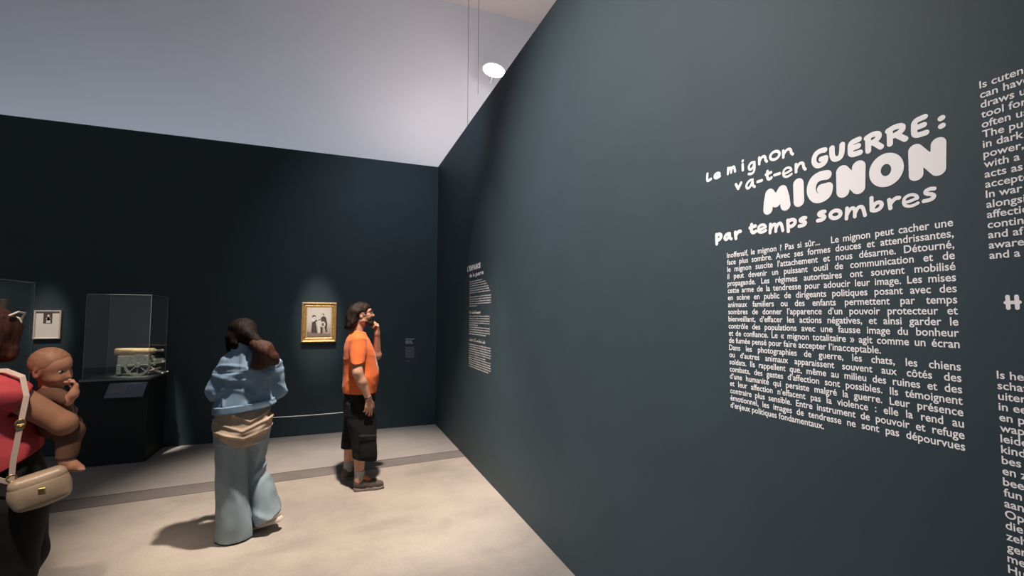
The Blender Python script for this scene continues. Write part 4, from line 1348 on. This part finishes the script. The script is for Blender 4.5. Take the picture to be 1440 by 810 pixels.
shoe(MAN, (-.062, -.130, 0), math.radians(-4), (M['shoe'], M['sole'], M['laces']))
shoe(MAN, (-.150, .178, 0), math.radians(42), (M['shoe'], M['sole'], M['laces']))
for Lg in (NL, FL):
    F = Field((-.2, -.2, .05), (.07, .3, .25), .004)
    a, c = np.array(Lg[2]), np.array(Lg[1])
    p1 = a + (c - a) * .30
    F.cap(a - (c - a) * .06, a, .041, .041, .01); F.cap(a, p1, .041, .050, .01)
    F.cut(lambda X, Y, Z: Z - .185 + 0 * X + 0 * Y)
    F.disp(folds(31, .002, 90, 4, (.2, .2, 1)))
    F.build('sock', M['sock'], MAN)
mb = MB()
wv = unit(np.array(NA[2]) - np.array((-.01, -.240, 1.02)))
c = np.array(NA[2]) - wv * .012
u_ = unit(np.cross(wv, (0, 1, 0))); v_ = np.cross(wv, u_)
mb.tube([c + (u_ * math.cos(a) + v_ * math.sin(a)) * .0285 for a in [2 * PI * k / 24 for k in range(25)]], .005, 8, False)
br = mb.build('bracelet', M['black'], None, True); br.location = MAN.location
tag(br, 'thin dark bracelet on the lowered wrist of the man in orange', 'bracelet')

# ================================================================== the woman in denim, seen from behind
ang = math.atan2(.14834, .98894)
WOM = empty('person', (-.60, 4.0, 0), ang)
tag(WOM, 'woman in light denim jacket and wide jeans with a chestnut ponytail, seen from behind', 'person')
HR = rotm(math.radians(112), math.radians(-22), 0)
HC = (-.045, .035, 1.478)
F = Field((-.32, -.30, .02), (.34, .36, 1.63), .0048)
P = head(F, HC, HR, .97)
F.cap((-.03, -.02, 1.32), (-.04, .015, 1.44), .052, .048, .03)
F.loft([(.80, -.02, 0, .165, .115), (.92, -.015, 0, .155, .10), (1.1, .0, 0, .13, .09), (1.25, .01, 0, .14, .085), (1.32, .0, -.005, .12, .06), (1.36, -.02, -.01, .07, .05)], k=.03)
LA = [(-.135, -.005, 1.30), (-.205, .02, 1.085), (-.09, .165, 1.13)]
RA = [(.165, -.005, 1.275), (.210, .03, 1.06), (.06, .170, 1.12)]
for A, th in ((LA, (1, 0, .6)), (RA, (-1, 0, .6))):
    F.chain(A[:2], [.042, .036], .03); F.chain(A[1:], [.036, .024], .02)
    hand(F, A[2], (np.sign(-A[2][0] - .02) * .75, .55, .2), (0, -.2, 1), (0, .3, .9) if A is LA else (0, .3, .9), curl=(30, 45, 30), sc=.88, spread=.1, tcurl=.5, wr=.023)
WL = [(-.085, 0, .80), (-.075, .01, .44), (-.050, .0, .09)]
WR = [(.075, .02, .80), (.070, .06, .46), (.180, -.005, .13)]
for Lg in (WL, WR):
    F.chain(Lg[:2], [.075, .050], .04); F.chain(Lg[1:], [.048, .034], .03)
F.cap(WL[2], (-.14, .09, .04), .034, .03, .03); F.cap(WR[2], (.10, .055, .045), .034, .03, .03)
F.build('body', M['skin_woman'], WOM)
eyes(P, HR, .97, WOM)
F = Field((-.26, -.20, 1.18), (.30, .22, 1.65), .0045)
E = lambda p, r, k=.025, op='u': F.ell(P(*p), r, HR, k, op)
E((-.018, 0, .036), (.112, .098, .102))
F.cap(P(-.06, .0, .0), (-.075, -.045, 1.43), .075, .045, .03)
F.cap((-.105, -.005, 1.47), (-.118, .01, 1.385), .045, .026, .03)
F.cap((-.01, -.06, 1.49), (.05, -.095, 1.43), .060, .045, .03)
E((.10, 0, -.05), (.075, .085, .095), .012, 's')
F.disp(strands(5, .0035, 130)); F.disp(folds(9, .006, 35))
F.build('hair', M['hair_black'], WOM)
F = Field((-.06, -.26, 1.16), (.30, .02, 1.52), .0045)
F.cap((.045, -.095, 1.425), (.105, -.125, 1.38), .048, .062, .03)
F.cap((.105, -.125, 1.38), (.150, -.12, 1.325), .062, .052, .03)
F.cap((.090, -.125, 1.36), (.055, -.125, 1.265), .058, .034, .03)
F.cap((.110, -.125, 1.34), (.105, -.13, 1.265), .055, .030, .03)
F.cap((.150, -.12, 1.32), (.175, -.12, 1.285), .045, .022, .03)
F.disp(strands(15, .005, 120)); F.disp(folds(19, .008, 40))
F.build('ponytail', M['hair_red'], WOM)
# jacket
F = Field((-.32, -.22, .88), (.34, .30, 1.44), .0052)
F.loft([(.88, -.012, 0, .190, .142), (.96, -.008, 0, .192, .142), (1.04, -.002, 0, .178, .132), (1.14, .004, 0, .172, .124), (1.24, .010, -.004, .178, .120), (1.30, .010, -.008, .170, .105), (1.345, -.008, -.012, .118, .086), (1.385, -.03, -.012, .070, .068), (1.41, -.036, -.010, .064, .064)], e=2.25, k=.02)
F.chain([(-.125, -.005, 1.295), (-.205, .015, 1.085)], [.060, .056], .03)
F.chain([(-.205, .015, 1.085), (-.105, .150, 1.125)], [.052, .040], .03)
F.chain([(.160, -.005, 1.27), (.213, .025, 1.062)], [.060, .054], .03)
F.chain([(.213, .025, 1.062), (.075, .155, 1.115)], [.050, .040], .03)
F.disp(folds(41, .007, 22, 6, (.5, .8, 1.8))); F.disp(creases(43, .019, 26, 4, (.5, .4, 1.6))); F.disp(creases(46, .011, 44, 4, (.6, .5, 1.3)))
F.disp(lambda X, Y, Z: .003 * np.exp(-((Z - 1.225 - .06 * X) / .004) ** 2) * (Y < 0))
F.cut(lambda X, Y, Z: .945 + .105 * X - Z + 0 * Y)
F.cap((-.04, 0, 1.36), (-.045, .02, 1.46), .05, .052, .004, 's')
jk = F.build('denim_jacket', M['denim'], WOM)
F = Field((-.25, -.2, .86), (.25, .2, 1.02), .0048)
F.loft([(.86, -.012, 0, .206, .156), (.93, -.012, 0, .207, .157), (1.02, -.006, 0, .200, .152)], e=2.25, k=.01)
F.disp(folds(44, .004, 30, 5, (1, 1, .3)))
F.cut(lambda X, Y, Z: np.maximum(.938 + .105 * X - Z, Z - (.990 + .105 * X)) + 0 * Y)
F.build('hem_band', M['denim'], jk)
F = Field((-.13, -.12, 1.33), (.06, .1, 1.46), .0045)
F.loft([(1.35, -.036, -.008, .074, .072), (1.395, -.040, -.004, .066, .066), (1.425, -.044, .0, .064, .066)], k=.01)
F.cap((-.04, 0, 1.33), (-.045, .005, 1.46), .052, .055, .002, 's')
F.build('collar', M['denim'], jk)
# peach shirt tail
F = Field((-.27, -.22, .64), (.24, .22, 1.0), .005)
F.loft([(.64, -.015, 0, .176, .142), (.72, -.018, 0, .184, .148), (.80, -.020, 0, .184, .147), (.88, -.016, 0, .178, .140), (.94, -.014, 0, .166, .126), (.99, -.01, 0, .150, .110)], e=2.2, k=.02)
F.disp(folds(51, .006, 26, 6, (1, .6, 1.2))); F.disp(creases(53, .020, 22, 5, (1, .6, .9))); F.disp(creases(54, .013, 46, 5))
F.disp(lambda X, Y, Z: -.009 * (np.exp(-((Z - .80 - .38 * np.abs(X + .02)) / .011) ** 2) + np.exp(-((Z - .745 - .30 * np.abs(X + .01)) / .010) ** 2) + np.exp(-((Z - .86 - .55 * np.abs(X - .03)) / .012) ** 2)) * (Y < .02))
F.cut(lambda X, Y, Z: .682 + .115 * np.clip((X + .01) / .19, -1.2, 1.2) ** 2 - Z + 0 * Y)
F.build('shirt', M['peach'], WOM)
# wide jeans
F = Field((-.25, -.26, -.0), (.34, .24, .98), .0055)
F.loft([(.70, -.02, 0, .172, .138), (.80, -.02, 0, .172, .140), (.95, -.015, 0, .155, .125)], e=2.2, k=.03)
F.chain([(.075, .03, .78), (.066, .065, .60), (.062, .080, .47)], [.098, .078, .068], .02)
F.chain([(.062, .080, .47), (.124, .045, .27), (.186, .000, .085)], [.068, .084, .102], .03)
F.disp(creases(65, .020, 20, 3, (1, 1, .9), lambda X, Y, Z: np.clip((.56 - Z) / .12, 0, 1) * np.clip((X - .03) / .04, 0, 1)))
F.loft([(-.02, -.047, -.02, .112, .118), (.10, -.052, -.02, .114, .118), (.25, -.066, -.015, .107, .108), (.42, -.076, -.01, .099, .103), (.58, -.082, 0, .099, .110), (.76, -.088, 0, .095, .118)], e=2.2, k=.006)
F.cap((.004, -.150, .64), (.040, -.125, .30), .010, .014, .016, 's'); F.cap((.040, -.125, .30), (.064, -.12, .0), .014, .012, .012, 's')
F.disp(lambda X, Y, Z: -.014 * np.exp(-((Z - .43 - .75 * (X - .06)) / .022) ** 2) * np.clip((X - .045) / .03, 0, 1) * (Z < .6) + .012 * np.exp(-((Z - .37 - .75 * (X - .06)) / .030) ** 2) * np.clip((X - .045) / .03, 0, 1) * (Z < .55))
F.disp(folds(61, .007, 16, 6, (1, 1, .35))); F.disp(creases(63, .015, 22, 4, (1, 1, .35))); F.disp(folds(62, .0025, 60, 6, (1, 1, .8)))
F.cut(lambda X, Y, Z: np.where(X < .070, .012 - Z, .072 + .46 * (X - .084) - Z) + 0 * Y)
F.build('jeans', M['denim2'], WOM)
SM = (M['white_shoe'], M['white_shoe'], M['white_shoe'])
shoe(WOM, (.010, -.07, 0), math.radians(128), (M['black_cloth'], M['white_shoe'], None), .25, False)
shoe(WOM, (.268, -.048, .074), math.radians(146), (M['white_shoe'], M['white_shoe'], None), .25, False, pitch=math.radians(17))

# ================================================================== the woman in pink with a baby, walking at the left edge
ang = math.atan2(.44354, .89625)
PNK = empty('person', (-1.45, 2.93, 0), ang)
tag(PNK, 'woman in a coral pink top and black trousers carrying a baby at the left edge', 'person')
HR = rotm(math.radians(72), math.radians(-8))
HC = (-.060, 0, 1.545)
F = Field((-.40, -.34, .03), (.40, .34, 1.68), .005)
P = head(F, HC, HR, .97)
F.cap((-.085, 0, 1.34), (-.075, 0, 1.47), .056, .050, .03)
F.loft([(.80, .03, 0, .095, .12), (.95, .008, 0, .09, .11), (1.1, -.02, 0, .09, .12), (1.25, -.05, 0, .09, .12), (1.32, -.07, 0, .065, .10), (1.36, -.08, 0, .05, .07)], k=.03)
RA = [(-.005, -.155, 1.300), (.195, -.195, 1.125), (.225, .035, 1.085)]
F.cap(RA[0], RA[1], .058, .052, .02); F.cap(RA[1], RA[2], .048, .030, .02)
hand(F, RA[2], (.1, 1, .05), (-.6, 0, .8), (.2, .1, 1), curl=(25, 30, 20), sc=.9, tcurl=.3)
LA = [(-.045, .155, 1.300), (.13, .21, 1.09), (.20, .06, 1.20)]
F.cap(LA[0], LA[1], .056, .048, .03); F.cap(LA[1], LA[2], .044, .028, .02)
hand(F, LA[2], (.1, -1, .15), (-1, 0, .2), (0, 0, 1), curl=(20, 25, 20), sc=.9, tcurl=.3)
PL = [(.045, .075, .80), (.10, .09, .46), (-.06, .10, .09)]
PR = [(.045, -.075, .80), (.05, -.09, .46), (.03, -.10, .09)]
for Lg in (PL, PR):
    F.chain(Lg[:2], [.085, .055], .04); F.chain(Lg[1:], [.052, .036], .03)
    F.cap(Lg[2], tuple(np.array(Lg[2]) + (.11, .0, -.045)), .034, .03, .03)
F.build('body', M['skin_pink'], PNK)
eyes(P, HR, .97, PNK)
F = Field((-.26, -.17, 1.38), (.14, .17, 1.70), .0045)
E = lambda p, r, k=.025, op='u': F.ell(P(*p), r, HR, k, op)
E((-.014, 0, .038), (.110, .094, .098))
F.cap(P(-.05, 0, .0), P(-.075, 0, -.085), .078, .060, .03)
for sy in (1, -1): F.cap(P(.0, sy * .066, .02), P(-.01, sy * .070, -.095), .040, .034, .03)
E((.108, 0, -.04), (.066, .095, .085), .012, 's')
F.disp(strands(25, .004, 130)); F.disp(creases(29, .010, 40, 4, (1, 1, .4)))
F.build('hair', M['hair_red'], PNK)
# top
F = Field((-.30, -.30, .90), (.26, .30, 1.42), .0055)
F.loft([(.90, .015, 0, .138, .175), (1.0, .008, 0, .136, .172), (1.1, -.012, 0, .128, .16), (1.22, -.04, 0, .125, .165), (1.30, -.06, 0, .115, .165), (1.345, -.075, 0, .095, .130), (1.375, -.085, 0, .075, .085)], e=2.2, k=.02)
F.cap((-.03, -.135, 1.306), (.02, -.180, 1.280), .078, .074, .03)
F.cap((-.06, .135, 1.306), (.0, .180, 1.265), .076, .070, .03)
F.disp(folds(71, .007, 24, 6, (1, 1, 1.4))); F.disp(creases(72, .010, 30, 4, (1, 1, 1.2)))
F.cut(lambda X, Y, Z: .925 + .55 * np.clip(X + .02, 0, .2) - Z + 0 * Y)
F.cut(lambda X, Y, Z: np.where((Y < -.10) & (Z > 1.18), (X * .8 - (Z - 1.28) * .45) - .055, -1.0))
F.cap((-.085, 0, 1.34), (-.075, 0, 1.47), .066, .07, .004, 's')
F.build('top', M['pink'], PNK)
F = Field((-.26, -.30, .04), (.28, .30, 1.08), .006)
F.loft([(.72, .045, 0, .135, .175), (.85, .035, 0, .130, .172), (.95, .018, 0, .118, .152), (1.04, .004, 0, .100, .135)], e=2.2, k=.03)
F.chain([(.055, -.09, .76), (.055, -.095, .46), (.030, -.105, .06)], [.122, .085, .075], .03)
F.chain([(.055, .09, .76), (.10, .095, .46), (-.06, .105, .06)], [.122, .085, .075], .03)
F.disp(folds(81, .007, 18, 6, (1, 1, .5)))
F.cut(lambda X, Y, Z: .06 - Z + 0 * X + 0 * Y)
F.build('trousers', M['black_cloth'], PNK)
mb = MB(); mb.tube([(.012 + .118 * math.cos(a), .150 * math.sin(a), .99 + .02 * math.cos(a)) for a in [2 * PI * k / 32 for k in range(33)]], .010, 8, False)
mb.build('belt', M['hair_dark'], PNK, True)
shoe(PNK, (-.04, -.105, 0), math.radians(4), (M['black_cloth'], M['sole'], None), .25, False)
shoe(PNK, (-.13, .105, 0), math.radians(0), (M['black_cloth'], M['sole'], None), .25, False)
mb = MB()
mb.tube([(-.085 + .064 * math.cos(a), .064 * math.sin(a), 1.392 - .02 * math.cos(a)) for a in [2 * PI * k / 32 for k in range(33)]], .0028, 6, False)
nk = mb.build('necklace', M['gold'], None, True); nk.location = PNK.location; nk.rotation_euler = (0, 0, ang)
tag(nk, 'fine gold necklace round the neck of the woman in pink', 'necklace')
# white sunglasses pushed up into her hair
sg = empty('sunglasses', PNK.location, ang)
tag(sg, 'white-framed sunglasses pushed up on the head of the woman in pink', 'sunglasses')
mb = MB()
for sy in (1, -1):
    mb.tube([P(.118, sy * (.036 + .030 * math.cos(a)), .082 + .024 * math.sin(a)) for a in [2 * PI * k / 22 for k in range(23)]], .0050, 8, False)
mb.tube([P(.118, .008, .088), P(.122, 0, .092), P(.118, -.008, .088)], .005, 8)
mb.build('rims', M['white_plastic'], sg, True)
for sy in (1, -1):
    mb = MB(); v = [P(.117, sy * (.036 + .028 * math.cos(a)), .082 + .022 * math.sin(a)) for a in [2 * PI * k / 18 for k in range(18)]]
    mb.poly([tuple(p) for p in v]); mb.build('lens', M['lens'], sg)
    mb = MB(); mb.tube([P(.118, sy * .066, .098), P(.06, sy * .094, .118), P(-.03, sy * .098, .112), P(-.09, sy * .088, .085)], .0050, 8)
    mb.build('temple', M['white_plastic'], sg, True)
# shoulder bag at her hip
bg_ = empty('shoulder_bag', PNK.location, ang)
tag(bg_, 'cream leather shoulder bag hanging at the hip of the woman in pink', 'bag')
RB = np.array(Matrix.Rotation(math.radians(-12), 3, 'Y'))
F = Field((-.04, -.36, .64), (.30, -.14, .98), .0042)
F.box((.128, -.255, .858), (.096, .042, .074), .030, RB, 0)
F.ell((.126, -.255, .85), (.102, .054, .072), RB, .02)
F.disp(folds(91, .003, 30, 5))
F.disp(lambda X, Y, Z: .0022 * np.exp(-((Z - .893 - .21 * (X - .128)) / .003) ** 2))
bo = F.build('bag_body', M['bag'], bg_)
mb = MB(); mb.box(-.012, .012, -.004, .006, -.010, .010, .002, Matrix.Translation((.13, -.311, .862))); mb.build('clasp', M['gold'], bo)
mb = MB()
top = [(.036, -.255, .905), (.038, -.262, 1.0), (.052, -.272, 1.15), (.066, -.262, 1.28), (.050, -.235, 1.365), (.0, -.185, 1.392), (-.06, -.150, 1.392), (-.135, -.130, 1.33), (-.172, -.125, 1.22), (-.165, -.135, 1.10), (-.125, -.165, 1.0), (-.05, -.205, .945), (.030, -.235, .905)]
tp = [Vector(p) for p in top]
v, f = [], []
for i, p in enumerate(tp):
    d = (tp[min(i + 1, len(tp) - 1)] - tp[max(i - 1, 0)]).normalized()
    s_ = d.cross(Vector((-.1, -1, .45)) if i < 7 else Vector((-.6, -.8, 0))).normalized() * .010
    o_ = d.cross(s_).normalized() * .002
    for q in (p - s_ - o_, p + s_ - o_, p + s_ + o_, p - s_ + o_): v.append(tuple(q))
for i in range(len(tp) - 1):
    for k in range(4): f.append((i * 4 + k, i * 4 + (k + 1) % 4, i * 4 + 4 + (k + 1) % 4, i * 4 + 4 + k))
f += [(3, 2, 1, 0), tuple(len(v) - 4 + k for k in range(4))]
mb.add(v, f); mb.build('strap', M['strap'], bg_)
for c in ((.036, -.256, .925), (.052, -.276, 1.165)):
    mb = MB()
    mb.tube([(c[0] + .015 * math.cos(a), c[1] - .002, c[2] + .015 * math.sin(a)) for a in [2 * PI * k / 18 for k in range(19)]], .0035, 6, False)
    mb.build('ring', M['gold'], bg_, True)
mb = MB(); mb.box(.038, .066, -.280, -.271, 1.140, 1.160, .002); mb.build('buckle', M['gold'], bg_)
# the baby on her arm
BAB = empty('baby', PNK.location, ang)
tag(BAB, 'baby with thin hair in a brown romper, carried by the woman in pink', 'person')
HR = rotm(math.radians(-40), math.radians(-12), math.radians(12))
HC = (.150, -.045, 1.375)
F = Field((.02, -.26, .84), (.34, .16, 1.50), .0042)
P = head(F, HC, HR, .93, True)
F.cap((.150, -.02, 1.24), (.148, -.035, 1.33), .042, .040, .03)
F.loft([(1.08, .170, .0, .062, .080), (1.16, .165, -.01, .068, .085), (1.24, .155, -.015, .060, .085), (1.275, .150, -.02, .04, .055)], k=.03)
F.chain([(.165, -.080, 1.255), (.205, -.145, 1.225), (.228, -.165, 1.262)], [.026, .023, .018], .012)
hand(F, (.228, -.165, 1.262), (.15, .1, 1), (-1, 0, .2), (0, 1, 0), curl=(35, 40, 25), sc=.46, spread=.1, tcurl=.5, wr=.036)
F.chain([(.150, .065, 1.255), (.10, .11, 1.20), (.06, .10, 1.24)], [.030, .027, .022], .02)
hand(F, (.06, .10, 1.24), (-.8, -.1, .5), (0, 0, -1), (0, -1, 0), curl=(30, 40, 30), sc=.48, spread=.1, tcurl=.5, wr=.024)
F.chain([(.175, -.07, 1.10), (.222, -.150, 1.075), (.212, -.175, .945)], [.052, .042, .028], .02)
F.chain([(.212, -.175, .945), (.235, -.185, .915), (.262, -.195, .900)], [.027, .025, .018], .015)
for i in range(5): F.cap((.258, -.211 + i * .0085, .898), (.276 - i * .002, -.213 + i * .0085, .896), .0062, .0055, .003)
F.chain([(.175, .07, 1.10), (.235, .12, 1.06), (.225, .13, .95)], [.052, .042, .028], .02)
F.chain([(.225, .13, .95), (.26, .13, .915)], [.027, .02], .015)
bb = F.build('body', M['skin_baby'], BAB)
eyes(P, HR, .90, BAB, .0640)
def fuzz(x, y, z, a, b_, c):
    q = np.stack([x - HC[0], y - HC[1], z - HC[2]], 1) @ HR
    return (q[:, 2] > .012 + np.clip(q[:, 0] + .01, 0, 1) * .95 + .006 * np.sin(q[:, 1] * 130) + .004 * np.sin(q[:, 0] * 210)) & (np.abs(q[:, 1]) < .2)


patch(bb, 'hair', fuzz, M['hair_baby'], .0016, BAB)
F = Field((.02, -.26, .93), (.34, .2, 1.32), .0048)
F.loft([(1.06, .172, .0, .072, .092), (1.16, .166, -.01, .078, .096), (1.23, .157, -.015, .072, .096), (1.27, .152, -.02, .052, .070), (1.29, .151, -.024, .046, .05)], k=.02)
F.chain([(.165, -.075, 1.252), (.203, -.140, 1.228)], [.034, .031], .015)
F.chain([(.150, .06, 1.252), (.105, .105, 1.205)], [.038, .035], .02)
F.chain([(.175, -.065, 1.10), (.222, -.150, 1.072), (.213, -.174, .965)], [.062, .052, .040], .02)
F.chain([(.175, .065, 1.10), (.235, .12, 1.058), (.226, .13, .97)], [.062, .052, .040], .02)
F.disp(folds(95, .004, 40, 6))
F.cut(lambda X, Y, Z: .955 - Z + 0 * X + 0 * Y)
F.build('romper', M['romper'], BAB)
